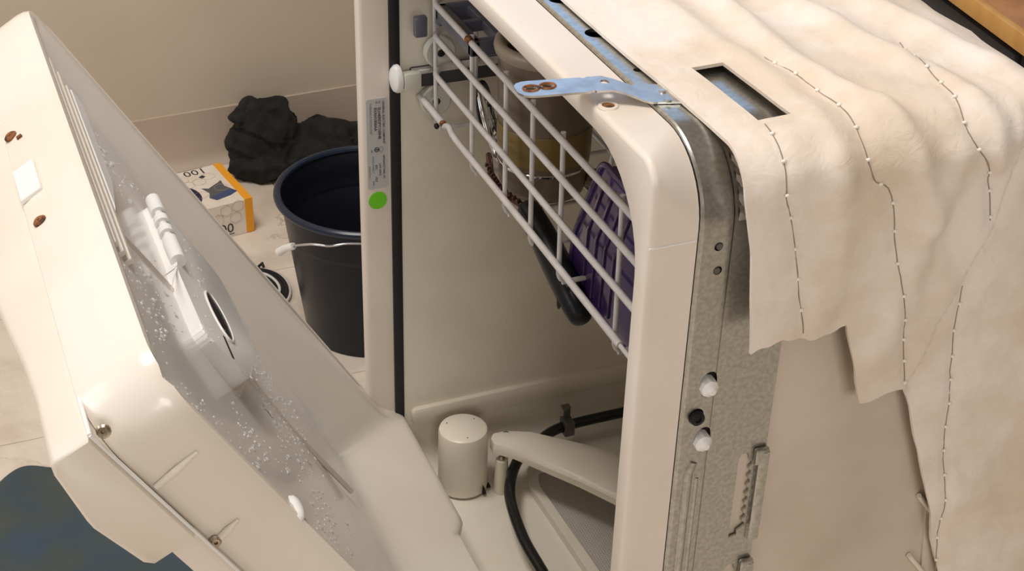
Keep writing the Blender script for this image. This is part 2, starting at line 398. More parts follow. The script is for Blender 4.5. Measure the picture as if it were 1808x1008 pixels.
# --- gasket
loft('door_gasket', [(0.0285, arch(0.0135, 0.068)), (0.0285, arch(0.0175, 0.068)), (0.033, arch(0.0185, 0.068)), (0.0385, arch(0.0175, 0.068)), (0.0385, arch(0.0125, 0.068))], 'gasket_rubber', dw, auto=60)
# --- tub: moulded box open to the front
def tub():
    bm = bmesh.new()
    def sect(x, inset, zt, zb, r=0.05, n=8):
        y0, y1 = inset, YW - inset; pts = []
        for cy, cz, a0 in ((y0 + r, zb + r, PI), (y1 - r, zb + r, 1.5 * PI), (y1 - r, zt - r, 0), (y0 + r, zt - r, PI / 2)):
            for k in range(n + 1):
                a = a0 + PI / 2 * k / n; pts.append((cy + r * math.cos(a), cz + r * math.sin(a)))
        return [bm.verts.new((x, p[0], p[1])) for p in pts]
    rings = [sect(0.031, 0.0115, 0.853, 0.15), sect(0.26, 0.0115, 0.85, 0.15), sect(0.56, 0.0115, 0.60, 0.15), sect(0.57, 0.02, 0.58, 0.16)]
    inner = [sect(0.555, 0.030, 0.57, 0.20), sect(0.54, 0.0165, 0.605, 0.192, 0.03), sect(0.255, 0.0165, 0.843, 0.192, 0.03), sect(0.039, 0.0165, 0.845, 0.192, 0.03), sect(0.031, 0.0165, 0.845, 0.192, 0.03)]
    def bridge(A, B):
        n = len(A)
        for i in range(n): bm.faces.new((A[i], A[(i + 1) % n], B[(i + 1) % n], B[i]))
    bridge(rings[0], rings[1]); bridge(rings[1], rings[2]); bridge(rings[2], rings[3]); bm.faces.new(rings[3])
    bridge(inner[0], inner[1]); bridge(inner[1], inner[2]); bridge(inner[2], inner[3]); bridge(inner[3], inner[4]); bm.faces.new(inner[0]); bridge(inner[4], rings[0])
    return bm
from_bm('tub', tub(), 'tub_plastic', dw)
# ledge low on the far wall, front end rounded
prism('tub_ledge', [(0.046, 0.2535), (0.052, 0.2475), (0.53, 0.2475), (0.53, 0.270), (0.050, 0.270), (0.046, 0.266)], 1, 0.5725, 0.590, 'tub_plastic', dw, 0.002)
box('wall_rib', (0.30, 0.5800, 0.276), (0.54, 0.584, 0.60), 'tub_plastic', dw, 0.002)
box('tub_sill', (0.034, 0.02, 0.185), (0.052, 0.575, 0.2015), 'tub_plastic', dw, 0.005)
# --- near outer wall of the tub (seen between the steel frame and the blanket): raised web with two short ribs
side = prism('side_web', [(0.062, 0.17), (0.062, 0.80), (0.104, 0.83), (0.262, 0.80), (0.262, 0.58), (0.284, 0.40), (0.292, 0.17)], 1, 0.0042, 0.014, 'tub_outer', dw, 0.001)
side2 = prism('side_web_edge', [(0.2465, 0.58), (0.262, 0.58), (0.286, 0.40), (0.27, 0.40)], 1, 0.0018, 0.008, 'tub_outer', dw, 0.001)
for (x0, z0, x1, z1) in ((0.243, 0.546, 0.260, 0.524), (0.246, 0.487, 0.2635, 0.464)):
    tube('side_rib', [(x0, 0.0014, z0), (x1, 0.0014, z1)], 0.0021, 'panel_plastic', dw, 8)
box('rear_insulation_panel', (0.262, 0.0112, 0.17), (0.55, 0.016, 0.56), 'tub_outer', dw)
# --- base below the tub and levelling legs
box('base_pan', (0.06, 0.02, 0.06), (0.56, 0.575, 0.155), 'charcoal', dw, 0.006)
box('toe_panel', (0.052, 0.01, 0.03), (0.06, 0.585, 0.15), 'white_plastic', dw, 0.002)
for x in (0.09, 0.53):
    for y in (0.04, 0.555):
        lathe('levelling_leg', [(0, 0), (0.018, 0), (0.018, 0.008), (0.006, 0.012), (0.006, 0.07), (0, 0.07)], 'screw_steel', dw, 12, Matrix.Translation((x, y, 0)))

# --- galvanised frame: strap over the top, down both sides; channel profile
def strap():
    bm = bmesh.new(); rings = []
    # x, inset (negative = outwards)
    prof = [(0.0335, 0.010), (0.0335, 0.002), (0.0337, 0.0000), (0.0345, -0.0014), (0.0358, -0.0022), (0.052, -0.0022), (0.0555, -0.0018), (0.0575, -0.0002), (0.103, -0.0002), (0.103, 0.0012), (0.058, 0.0012)]
    for x, off in prof:
        pts = arch(off, 0.050 - off, 12, 0.10, 40); rings.append([bm.verts.new((x, p[0], p[1])) for p in pts])
    prof2 = [(0.0545, 0.0008), (0.0380, -0.0006), (0.0362, 0.0004), (0.0352, 0.0030), (0.0352, 0.010)]
    for x, off in prof2:
        pts = arch(off, 0.050 - off, 12, 0.10, 40); rings.append([bm.verts.new((x, p[0], p[1])) for p in pts])
    n = len(rings)
    for i in range(n):
        A, B = rings[i], rings[(i + 1) % n]
        for k in range(len(A) - 1): bm.faces.new((A[k], A[k + 1], B[k + 1], B[k]))
    bm.faces.new([r[0] for r in rings]); bm.faces.new([r[-1] for r in rings][::-1])
    return bm
strap_o = from_bm('steel_frame', strap(), 'steel', dw)
cutters = []
def cyl_cutter(loc, nrm, r, h=0.012, sx=1.0, sy=1.0):
    bm = bmesh.new(); add_lathe(bm, [(0, -h), (r, -h), (r, h), (0, h)], 20, disc_mtx(loc, nrm) @ Matrix.Diagonal((sx, sy, 1, 1)))
    cutters.append(from_bm('cutter', bm, None, None, False))
def tooth_cutter(x0, x1, zt, zb):
    pts = [(x0 + 0.002, zt), (x0, zt - 0.004), (x0, zb), (x0 + 0.006, zb + 0.001), (x0 + 0.006, zb + 0.005)]
    n = 8; z = zb + 0.006
    dz = (zt - 0.006 - z) / n
    for i in range(n):
        pts += [(x1 - 0.0022, z + dz * (i + 0.1)), (x1, z + dz * (i + 0.3)), (x1, z + dz * (i + 0.62)), (x1 - 0.0022, z + dz * (i + 0.85))]
    pts += [(x0 + 0.0075, zt)]
    cutters.append(prism('cutter', pts, 1, -0.01, 0.01, None))
tooth_cutter(0.0825, 0.0940, 0.6290, 0.556); tooth_cutter(0.0825, 0.0940, 0.530, 0.457)
for loc, nr, r in (((0.047, 0.119, H), (0, 0, 1), 0.0028), ((0.045, 0.068, H), (0, 0, 1), 0.0026), ((0.0465, 0.182, H), (0, 0, 1), 0.0075), ((0.047, 0.245, H), (0, 0, 1), 0.0075), ((0.047, 0, 0.799), (0, 1, 0), 0.0030), ((0.048, 0, 0.782), (0, 1, 0), 0.0030), ((0.0445, 0, 0.673), (0, 1, 0), 0.0055)):
    cyl_cutter(loc, nr, r)
for z in (0.696, 0.652): cyl_cutter((0.0515, 0, z), (0, 1, 0), 0.0080, 0.012, 0.86, 1.25)
cut(strap_o, cutters)
shade(strap_o)
box('hole_backing', (0.040, 0.0030, 0.635), (0.0600, 0.0040, 0.815), 'dark_hole', strap_o)
box('hole_backing', (0.040, 0.060, H - 0.0055), (0.0600, 0.26, H - 0.0045), 'dark_hole', strap_o)
# bent lips behind the toothed slots
for zt, zb in ((0.6290, 0.553), (0.530, 0.455)):
    prism('slot_lip', [(0.0955, -0.0005), (0.0965, -0.0035), (0.1000, -0.0050), (0.1040, -0.0042), (0.1040, -0.003), (0.1000, -0.0036), (0.0975, -0.0020), (0.0968, 0.0005)], 2, zb, zt, 'steel', strap_o)
    box('slot_lip_cap', (0.0930, -0.0045, zt - 0.010), (0.1040, 0.0, zt + 0.0035), 'steel', strap_o, 0.002)
# pressed bead
bead = tube('pressed_bead', [(0.0465, -0.0006, 0.634), (0.0435, -0.0012, 0.626), (0.0435, -0.0014, 0.30)], 0.0034, 'steel', strap_o, 10)
tube('pressed_bead', [(0.0505, -0.0012, 0.62), (0.0505, -0.0012, 0.30)], 0.0016, 'steel', strap_o, 8)
# push-in nylon plugs, and a black screw
for z in (0.6945, 0.6505):
    lathe('nylon_plug', [(0, 0.0082), (0.0022, 0.008), (0.0035, 0.0062), (0.0062, 0.0040), (0.0066, 0.0), (0.0066, -0.006), (0, -0.006)], 'bright_plastic', strap_o, 8, disc_mtx((0.0508, -0.0014, z), (0, -1, 0)))
lathe('black_screw', [(0, 0.0030), (0.0018, 0.0030), (0.0024, 0.0042), (0.0048, 0.0036), (0.0055, 0.001), (0.0055, -0.006), (0, -0.006)], 'black_plastic', strap_o, 12, disc_mtx((0.0445, -0.0020, 0.672), (0, -1, 0)))
for z in (0.799, 0.782):
    lathe('small_screw', [(0, 0.0005), (0.0022, 0.0005), (0.0026, -0.001), (0, -0.001)], 'clip_steel', strap_o, 10, disc_mtx((0.0475, -0.0022, z), (0, -1, 0)))
# crinkled foil strip tucked between the frame corner and the blanket
bm = bmesh.new(); fr = []
for i in range(10):
    a = PI / 2 * (0.30 + 0.65 * i / 9); yy = 0.050 - 0.0512 * math.cos(PI / 2 - a); zz = H - 0.050 + 0.0512 * math.sin(PI / 2 - a)
    j = (i % 2) * 0.0012
    fr.append([bm.verts.new((0.0600, yy + j, zz - j)), bm.verts.new((0.0660, yy - j * .6, zz + j * .6)), bm.verts.new((0.0740, yy + j, zz + j))])
for A, B in zip(fr, fr[1:]):
    for k in range(2): bm.faces.new((A[k], A[k + 1], B[k + 1], B[k]))
from_bm('foil_strip', bm, 'chrome', dw, False)

# --- mounting bracket: slotted tongue, joggle and riveted foot
br_prof = [(-0.044, 0.8695), (0.013, 0.8695), (0.0200, 0.8680), (0.0300, 0.8645), (0.0330, 0.8640), (0.056, 0.8640)]
def bracket():
    bm = bmesh.new(); top, bot = [], []
    cols = [(-0.0440, 0.003), (-0.0435, 0.0055), (-0.0415, 0.0085), (-0.0380, 0.0103), (-0.034, 0.0108), (-0.01, 0.0105), (-0.0005, 0.0105), (0.0000, 0.0092), (0.0025, 0.0092), (0.003, 0.0105), (0.013, 0.0105), (0.0200, 0.0102), (0.0300, 0.0115), (0.034, 0.0130), (0.0575, 0.0130)]
    for x, hw in cols:
        z = interp(x, [p[0] for p in br_prof], [p[1] for p in br_prof]); cy = interp(x, (-0.044, 0.013, 0.03, 0.057), (0.1025, 0.0935, 0.084, 0.076))
        row = [Vector((x + 0.09 * s * hw, cy + s * hw, z)) for s in (-1, -0.5, 0, 0.5, 1)]
        top.append([bm.verts.new(p) for p in row]); bot.append([bm.verts.new(p - Vector((0, 0, 0.0014))) for p in row])
    for g, fl_ in ((top, False), (bot, True)):
        for A, B in zip(g, g[1:]):
            for k in range(4):
                f = (A[k], B[k], B[k + 1], A[k + 1]); bm.faces.new(f[::-1] if fl_ else f)
    n = len(cols)
    for i in range(n - 1):
        for k in (0, 4): bm.faces.new((top[i][k], top[i + 1][k], bot[i + 1][k], bot[i][k]))
    for i in (0, n - 1):
        for k in range(4): bm.faces.new((top[i][k], top[i][k + 1], bot[i][k + 1], bot[i][k]))
    return bm
brk = from_bm('mounting_bracket', bracket(), 'bracket_steel', dw)
cutters = []
cyl_cutter((-0.0345, 0.1010, 0.869), (0, 0, 1), 0.0042, 0.01, 1.0, 0.85)
cyl_cutter((-0.0235, 0.1010, 0.869), (0, 0, 1), 0.0042, 0.01, 1.1, 0.8)
cyl_cutter((0.0125, 0.0955, 0.869), (0, 0, 1), 0.0030)
cut(brk, cutters); shade(brk)
for x in (-0.0345, -0.0235):
    bm = bmesh.new(); add_tube(bm, [(x + 0.0050 * math.cos(2 * PI * k / 20), 0.1010 + 0.0040 * math.sin(2 * PI * k / 20), 0.8694) for k in range(20)], 0.0009, 6, True)
    from_bm('rusted_slot_rim', bm, 'rust', brk)
for p in ((0.046, 0.0815), (0.043, 0.0685)):
    lathe('rivet', [(0, 0.0012), (0.0020, 0.001), (0.0028, 0), (0, 0)], 'bracket_steel', brk, 12, Matrix.Translation((p[0], p[1], 0.8639)))
# counter-sunk hole in the flange top
lathe('flange_hole', [(0, 0.0001), (0.0040, 0.0001), (0.0042, 0.0012), (0.0060, 0.0010), (0.0066, 0.0)], 'white_plastic', dw, 20, Matrix.Translation((0.0085, 0.0805, H)))
lathe('flange_hole_screw', [(0, 0.0014), (0.0026, 0.0012), (0.0040, 0.0005), (0.0040, 0.0003), (0, 0.0003)], 'rust', dw, 14, Matrix.Translation((0.0085, 0.0805, H)))

# --- rating label on the far reveal
ly = YW - 0.0153
bm = bmesh.new(); pts = []
for cx, cz, a0 in ((0.0070, 0.546, PI), (0.0235, 0.546, 1.5 * PI), (0.0235, 0.638, 0), (0.0070, 0.638, PI / 2)):
    for k in range(5):
        a = a0 + PI / 2 * k / 4; pts.append((cx + 0.0022 * math.cos(a), cz + 0.0022 * math.sin(a)))
bm.free(); lab = prism('rating_label', pts, 1, ly - 0.0006, ly + 0.0012, 'label_grey', dw)
def ltext(s, size, x, z, m='ink', sx=1.0, bold=0.0):
    mt = frame_mtx((x, ly - 0.0008, z), (0, 0, -1), (1, 0, 0), (0, -1, 0)); text('printed_line', s, size, mt, m, lab, sx, bold)
ltext('GENERAL ELECTRIC COMPANY', 0.0031, 0.0208, 0.6375, 'ink', 1.05, 0.00003)
ltext('M', 0.0030, 0.0168, 0.6375); ltext('N', 0.0030, 0.0140, 0.6375)
ltext('ELH400DPY/100HB', 0.0042, 0.0162, 0.6310, 'ink', 0.98, 0.00006); ltext('RVAH1000AA', 0.0042, 0.0124, 0.6310, 'ink', 0.98, 0.00006)
ltext('THERMALLY PROTECTED', 0.0026, 0.0082, 0.6360, 'ink_soft', 1.1)
ltext('UL', 0.0030, 0.0085, 0.5870, 'ink')
ltext('APPLIANCE PARK, KY', 0.0027, 0.0205, 0.5800, 'ink', 1.0, 0.00003)
ltext('120V 60HZ', 0.0030, 0.0165, 0.572); ltext('TOTAL CONNECT', 0.0022, 0.0098, 0.5800, 'ink_soft'); ltext('875', 0.0034, 0.0125, 0.5700); ltext('10.0', 0.0034, 0.0125, 0.5575); ltext('AMPS', 0.0022, 0.0098, 0.5530, 'ink_soft'); ltext('165D3917P012', 0.0021, 0.0062, 0.5700, 'ink_soft')
bm = bmesh.new(); add_tube(bm, [(0.0145 + 0.0022 * math.cos(2 * PI * k / 16), ly - 0.0008, 0.5865 + 0.0022 * math.sin(2 * PI * k / 16)) for k in range(16)], 0.0004, 5, True)
from_bm('printed_mark', bm, 'ink', lab)
box('printed_mark', (0.0130, ly - 0.001, 0.5860), (0.0160, ly - 0.0007, 0.5870), 'ink', lab)
bm = bmesh.new(); add_tube(bm, [(0.0190 + 0.0020 * math.cos(2 * PI * k / 16), ly - 0.0008, 0.5865 + 0.0028 * math.sin(2 * PI * k / 16)) for k in range(16)], 0.0002, 5, True)
from_bm('printed_mark', bm, 'ink_soft', lab)
lathe('green_sticker', [(0, 0.0006), (0.0094, 0.0006), (0.0095, 0.0), (0, 0)], 'green_sticker', dw, 36, disc_mtx((0.0145, ly, 0.5305), (0, -1, 0)))['label'] = 'bright green round sticker below the rating label'

# --- upper rack rail on the far wall
rail = box('rack_rail', (0.048, 0.569, 0.650), (0.52, 0.5815, 0.668), 'charcoal', dw, 0.002)
box('rail_edge', (0.048, 0.5685, 0.6635), (0.52, 0.5750, 0.6685), 'wire_metal', rail, 0.001)
box('rail_end_block', (0.038, 0.562, 0.6515), (0.055, 0.572, 0.6685), 'wheel_plastic', rail, 0.002)
lathe('rail_stop', [(0, 0.0050), (0.005, 0.0045), (0.0085, 0.0030), (0.0098, 0.0005), (0.0098, -0.002), (0, -0.002)], 'bright_plastic', rail, 24, disc_mtx((0.0330, 0.572, 0.661), (-1, -0.25, 0)) @ Matrix.Diagonal((1.0, 1.45, 1, 1)))
# --- water spray arm in the tub bottom
def spray_arm():
    bm = bmesh.new(); path = [(0.118, 0.518), (0.124, 0.5135), (0.145, 0.500), (0.20, 0.440), (0.27, 0.345), (0.30, 0.300), (0.33, 0.255), (0.40, 0.17), (0.44, 0.12), (0.446, 0.113)]
    hw = [0.006, 0.015, 0.020, 0.031, 0.042, 0.048, 0.042, 0.031, 0.018, 0.006]
    rings = []
    d = Vector((0.33, -0.40, 0)).normalized(); nrm = Vector((-d.y, d.x, 0))
    for (x, y), w_ in zip(path, hw):
        c = Vector((x, y, 0))
        pr = [(-1, -0.0085), (-1, -0.001), (-0.86, 0.0030), (-0.4, 0.0052), (0, 0.0060), (0.4, 0.0052), (0.86, 0.0030), (1, -0.001), (1, -0.0085)]
        rings.append([bm.verts.new(c + nrm * (k * w_) + Vector((0, 0, 0.2535 + z))) for k, z in pr])
    for A, B in zip(rings, rings[1:]):
        n = len(A)
        for k in range(n): bm.faces.new((A[k], A[(k + 1) % n], B[(k + 1) % n], B[k]))
    bm.faces.new(rings[0]); bm.faces.new(rings[-1][::-1])
    return bm
arm = from_bm('spray_arm', spray_arm(), 'tub_plastic', dw)
for x, y, r in ((0.132, 0.5165, 0.0030), (0.1475, 0.4965, 0.0026), (0.20, 0.43, 0.003)):
    lathe('spray_hole', [(0, 0.0006), (r * 0.6, 0.0006), (r, 0.0010), (r * 1.25, 0.0)], 'clip_steel', arm, 12, Matrix.Translation((x, y, 0.2575)))
lathe('spray_hub', [(0, 0.24), (0.05, 0.24), (0.05, 0.20), (0, 0.20)], 'tub_plastic', dw, 24, Matrix.Translation((0.30, 0.30, 0)))
# --- heating element
hp = smooth_path([(0.40, 0.545, 0.222), (0.286, 0.549, 0.222), (0.216, 0.548, 0.222), (0.183, 0.536, 0.222), (0.145, 0.511, 0.222), (0.116, 0.464, 0.222), (0.103, 0.401, 0.222), (0.101, 0.343, 0.222), (0.101, 0.20, 0.222), (0.12, 0.10, 0.222), (0.20, 0.06, 0.222), (0.40, 0.06, 0.222), (0.48, 0.15, 0.222), (0.48, 0.45, 0.222)], 8, True)
tube('heating_element', hp, 0.0060, 'heater', dw, 12, True)
ck = bmesh.new(); add_box(ck, (0.2130, 0.539, 0.213), (0.2250, 0.5560, 0.2315), 0.001, 1); add_box(ck, (0.2150, 0.5490, 0.229), (0.2230, 0.5520, 0.2440), 0.0008, 1); add_box(ck, (0.2140, 0.5500, 0.2430), (0.2240, 0.5580, 0.2455), 0.0008, 1)
from_bm('element_clip', ck, 'clip_steel', dw)
for x, y in ((0.12, 0.477),):
    lathe('clip_screw', [(0, 0.004), (0.002, 0.004), (0.0035, 0.0025), (0.0035, 0), (0, 0)], 'screw_steel', dw, 10, Matrix.Translation((0.1225, 0.503, 0.236)))
    lathe('screw_post', [(0, 0.236), (0.0065, 0.235), (0.0085, 0.200), (0.0085, 0.19), (0, 0.19)], 'tub_plastic', dw, 16, Matrix.Translation((0.1225, 0.503, 0)))
# --- overfill float
flo = lathe('overfill_float', [(0, 0.2705), (0.0230, 0.2700), (0.0255, 0.2685), (0.0265, 0.2655), (0.0268, 0.2040), (0.0278, 0.1955), (0, 0.1955)], 'tub_plastic', dw, 40, Matrix.Translation((0.087, 0.527, 0)))
for a in (0.55, 2.4, 4.6):
    lathe('float_pinhole', [(0, 0.0004), (0.0011, 0.0004), (0.0012, 0), (0, 0)], 'dark_hole', flo, 8, Matrix.Translation((0.087 + 0.0185 * math.cos(a), 0.527 + 0.0185 * math.sin(a), 0.2697)))
prism('float_notch', [(0.1000, 0.1955), (0.1020, 0.2040), (0.1040, 0.1955)], 1, 0.4990, 0.5060, 'dark_hole', flo)
prism('float_notch', [(0.1070, 0.1958), (0.1095, 0.1985), (0.1120, 0.1975), (0.1120, 0.1955)], 1, 0.5075, 0.514, 'dark_hole', flo)
# --- coarse filter: framed perforated plate
def rounded_poly(pts, r, n=5):
    out = []; L = len(pts)
    for i in range(L):
        p, a, b = Vector(pts[i]), Vector(pts[i - 1]), Vector(pts[(i + 1) % L])
        pa = p + (a - p).normalized() * r; pb = p + (b - p).normalized() * r
        for k in range(n + 1):
            t = k / n; out.append(tuple((1 - t) ** 2 * pa + 2 * t * (1 - t) * p + t * t * pb))
    return out
fo = [(0.160, 0.523), (0.150, 0.492), (0.155, 0.27), (0.40, 0.27), (0.40, 0.36), (0.25, 0.470)]
fi = [(0.170, 0.511), (0.1595, 0.488), (0.166, 0.285), (0.388, 0.285), (0.388, 0.352), (0.246, 0.458)]
rO, rI = rounded_poly(fo, 0.012), rounded_poly(fi, 0.010)
bm = bmesh.new()
lv = [[bm.verts.new((p[0], p[1], z)) for p in pts] for pts, z in ((rO, 0.192), (rO, 0.2025), (rI, 0.2025), (rI, 0.1985))]
for A, B in zip(lv, lv[1:]):
    n = len(A)
    for k in range(n): bm.faces.new((A[k], A[(k + 1) % n], B[(k + 1) % n], B[k]))
filt = from_bm('filter_frame', bm, 'tub_plastic', dw)
prism('filter_plate', rI, 2, 0.1935, 0.1992, 'filter_mesh', filt)
tube('filter_bar', [(0.178, 0.507, 0.2005), (0.245, 0.415, 0.2005), (0.33, 0.29, 0.2005)], 0.0028, 'tub_plastic', filt, 8)

# ------------------------------------------------------------------ DOOR, swung open about 31 degrees
DA = math.radians(31); DO = Vector((0.06, 0, 0.17))
DU = Vector((-math.sin(DA), 0, math.cos(DA))); DN = Vector((math.cos(DA), 0, math.sin(DA)))
def D(u, y, n): return DO + DU * u + DN * n + Vector((0, y, 0))
DM = frame_mtx(DO, DU, (0, 1, 0), DN)         # local (u, y, n)
U0, U1, Y0, Y1 = 0.062, 0.703, 0.009, 0.587
def rrect(d, npts=(110, 60), arc=8):
    r1 = max(0.040 - d * 0.6, 0.004)            # upper corners
    r0 = max(0.012 - d, 0.003)
    u0, u1, y0, y1 = U0 + d, U1 - d, Y0 + d, Y1 - d; out = []
    def line(a, b, n):
        for i in range(n): out.append((lerp(a[0], b[0], i / n), lerp(a[1], b[1], i / n)))
    def corner(c, r, a0):
        for k in range(arc): a = a0 + PI / 2 * k / arc; out.append((c[0] + r * math.cos(a), c[1] + r * math.sin(a)))
    line((u0 + r0, y0), (u1 - r1, y0), npts[0]); corner((u1 - r1, y0 + r1), r1, -PI / 2)
    line((u1, y0 + r1), (u1, y1 - r1), npts[1]); corner((u1 - r1, y1 - r1), r1, 0)
    line((u1 - r1, y1), (u0 + r0, y1), npts[0]); corner((u0 + r0, y1 - r0), r0, PI / 2)
    line((u0, y1 - r0), (u0, y0 + r0), npts[1]); corner((u0 + r0, y0 + r0), r0, PI)
    return out
def face_n(u): return interp(u, (0.0, 0.16, 0.24, 0.30, 0.45, 0.62, 0.72), (-0.031, -0.031, -0.030, -0.025, -0.014, -0.001, 0.002))
def height(u, y):
    f = face_n(u); rim = 0.0145
    dn, df, dt = y - Y0, Y1 - y, U1 - u
    t = 1.0
    t = min(t, sstep(0.010, 0.030, dn)); t = min(t, sstep(0.010, 0.024, dt))
    far_in = interp(u, (0.1, 0.25, 0.45, 0.62), (0.125, 0.115, 0.090, 0.060))
    tf = max(0.0, min(1.0, (df - 0.030) / (far_in - 0.030))); t = min(t, 0.25 * sstep(0, 0.2, tf) * 0 + tf)
    h = lerp(rim, f, t)
    if 0.004 < df < 0.012: h -= 0.0016 * sstep(0.004, 0.006, df) * (1 - sstep(0.009, 0.012, df))
    # lower ramp, swelling towards the tub and ending in a drip lip
    us = u - 0.030 * (1 - sstep(0.36, 0.405, y))
    lin = lerp(-0.031, 0.0275, max(0.0, min(1.0, (0.192 - u) / 0.098)))
    if u < 0.192: h = max(h, lin) + 0.0015 * math.exp(-((h - lin) / 0.004) ** 2)
    lip = interp(us, (0.050, 0.066, 0.074, 0.084, 0.100), (-0.016, 0.004, 0.0190, 0.0262, 0.05))
    h = min(h, lip)
    return h
bm = bmesh.new(); rings = []
for d, n_ in ((0.0045, -0.034), (0.0030, -0.034), (0.0015, -0.026), (0.0012, 0.004), (0.0020, 0.010)):
    rings.append([bm.verts.new(D(u, y, n_ if u > 0.075 else min(n_, -0.012))) for u, y in rrect(d)])
ds = [0.004, 0.0065, 0.0085, 0.0105, 0.013, 0.016, 0.019, 0.022, 0.026, 0.031, 0.037, 0.044, 0.052, 0.062, 0.075, 0.09, 0.105, 0.12, 0.135, 0.15, 0.165, 0.18, 0.195, 0.21, 0.225, 0.24, 0.255, 0.27, 0.2885]
for d in ds: rings.append([bm.verts.new(D(u, y, height(u, y))) for u, y in rrect(d)])
for A, B in zip(rings, rings[1:]):
    n = len(A)
    for k in range(n): bm.faces.new((A[k], A[(k + 1) % n], B[(k + 1) % n], B[k]))
bm.faces.new(rings[-1]); bm.faces.new(rings[0][::-1])
bmesh.ops.remove_doubles(bm, verts=bm.verts[:], dist=0.0002)
door = from_bm('door', bm, 'door_plastic', dw, auto=50); door.data.materials.append(M('wet_reflection_plastic'))
for p_ in door.data.polygons:        # the flat of the liner is wet: a film of water, its grey reflections put into the colour
    q_ = p_.center - DO; u_, n_, y_ = q_.dot(DU), q_.dot(DN), p_.center.y
    far_ = interp(u_, (0.1, 0.25, 0.45, 0.62), (0.125, 0.115, 0.090, 0.060))
    if 0.192 < u_ < U1 - 0.03 and 0.035 + Y0 < y_ < Y1 - far_ + 0.004: p_.material_index = 1; door['label'] = 'glossy wet white inner door liner'
# outer sheet and control panel end
box('door_outer_panel', (-0.03, 0.004, -0.052), (0.600, 0.591, -0.0335), 'white_plastic', door, 0.003, 2, DM)
def control_panel():
    bm = bmesh.new(); ys = [0.004, 0.006, 0.03, 0.07, 0.11, 0.15, 0.18, 0.21, 0.30, 0.40, 0.50, 0.585, 0.589, 0.591]; rings = []
    for y in ys:
        e = 0.0018 if y in (0.004, 0.591) else 0.0
        g = 0.011 * sstep(0.07, 0.20, y) * (1 - sstep(0.40, 0.54, y))
        poly = [(0.6975 - e, -0.0345 - e), (0.6985 - e, -0.0560 + e - g), (0.6960 - e, -0.0605 + e - g), (0.690, -0.0630 + e - g), (0.652, -0.0705 + e - g * 0.8), (0.645, -0.0712 + e - g * .6), (0.604 + e, -0.0672 + e), (0.5985 + e, -0.0635 + e), (0.5965 + e, -0.0345 - e)]
        rings.append([bm.verts.new(D(u, y, n)) for u, n in poly])
    for A, B in zip(rings, rings[1:]):
        n = len(A)
        for k in range(n): bm.faces.new((A[k], A[(k + 1) % n], B[(k + 1) % n], B[k]))
    bm.faces.new(rings[0]); bm.faces.new(rings[-1][::-1])
    return bm
cp = from_bm('control_panel', control_panel(), 'panel_plastic', door, auto=45)
# pale piping where liner meets control panel
tube('panel_lip', [D(0.6975, 0.006, -0.0335), D(0.6980, 0.05, -0.0335), D(0.6980, 0.3, -0.0340), D(0.6980, 0.588, -0.0345)], 0.0014, 'bright_plastic', door, 8)
tube('panel_lip', [D(0.6975, 0.006, -0.0335), D(0.64, 0.0058, -0.0335), D(0.56, 0.0058, -0.0335), D(0.20, 0.0058, -0.0335)], 0.0012, 'bright_plastic', door, 8)
# stiffening ribs on the near side wall
for u, h0, h1 in ((0.640, -0.031, 0.000), (0.582, -0.029, -0.012)):
    tube('stiffening_rib', [D(u, 0.0098, h0), D(u + 0.002, 0.0085, (h0 + h1) / 2), D(u + 0.003, 0.0098, h1)], [0.0022, 0.0026, 0.0012], 'door_plastic', door, 8)
# screws along the seam
def screw(u, y, n, nrm, m='screw_steel', r=0.0042, sq=1.0):
    return lathe('screw', [(0, 0.0004), (0.0008, 0.0004), (0.0012, 0.0016), (r * 0.7, 0.0018), (r, 0.0006), (r, -0.001), (0, -0.001)], m, door, 14, disc_mtx(D(u, y, n), nrm) @ Matrix.Diagonal((1, sq, 1, 1)))
screw(0.6935, 0.0072, -0.027, (-0.35, -0.8, 0.3)); screw(0.583, 0.0080, -0.0305, (0, -1, 0.1), 'screw_steel', 0.0036)
screw(0.7018, 0.369, -0.0285, DU, 'rust', 0.0050); screw(0.7018, 0.235, -0.0250, DU, 'rust', 0.0048)
prism('hole_stain', [(0.700, 0.357), (0.7032, 0.357), (0.7032, 0.360), (0.700, 0.360)], 2, -0.024, -0.02, 'rust', door, mtx=DM)
box('white_clip', (0.7005, 0.2700, -0.0335), (0.7045, 0.3130, -0.0165), 'bright_plastic', door, 0.0008, 1, DM)
# vent louvres near the top of the liner
for k in range(4):
    u = 0.672 - k * 0.0085
    bm = bmesh.new(); yA, yB = 0.22 - 0.0 * k, 0.545 - 0.012 * k
    add_box(bm, (u - 0.0026, yA, face_n(u) - 0.002), (u + 0.0018, yB, face_n(u) + 0.0050), 0.0006, 1, DM)
    from_bm('vent_louvre', bm, 'door_plastic', door)
prism('vent_bar', [(0.6405, 0.30), (0.6405, 0.515), (0.632, 0.512), (0.626, 0.505), (0.626, 0.365)], 2, face_n(0.63) - 0.002, face_n(0.63) + 0.0050, 'bright_plastic', door, 0.0008, 1, DM)
# raised rib dividing the liner face
tube('liner_rib', [D(0.672, 0.262, 0.0015), D(0.60, 0.286, -0.0035), D(0.535, 0.308, -0.0088)], 0.0032, 'door_plastic', door, 8)
tube('liner_rib', [D(0.44, 0.33, -0.015), D(0.35, 0.345, -0.0225), D(0.24, 0.36, -0.0245)], 0.0026, 'door_plastic', door, 8)
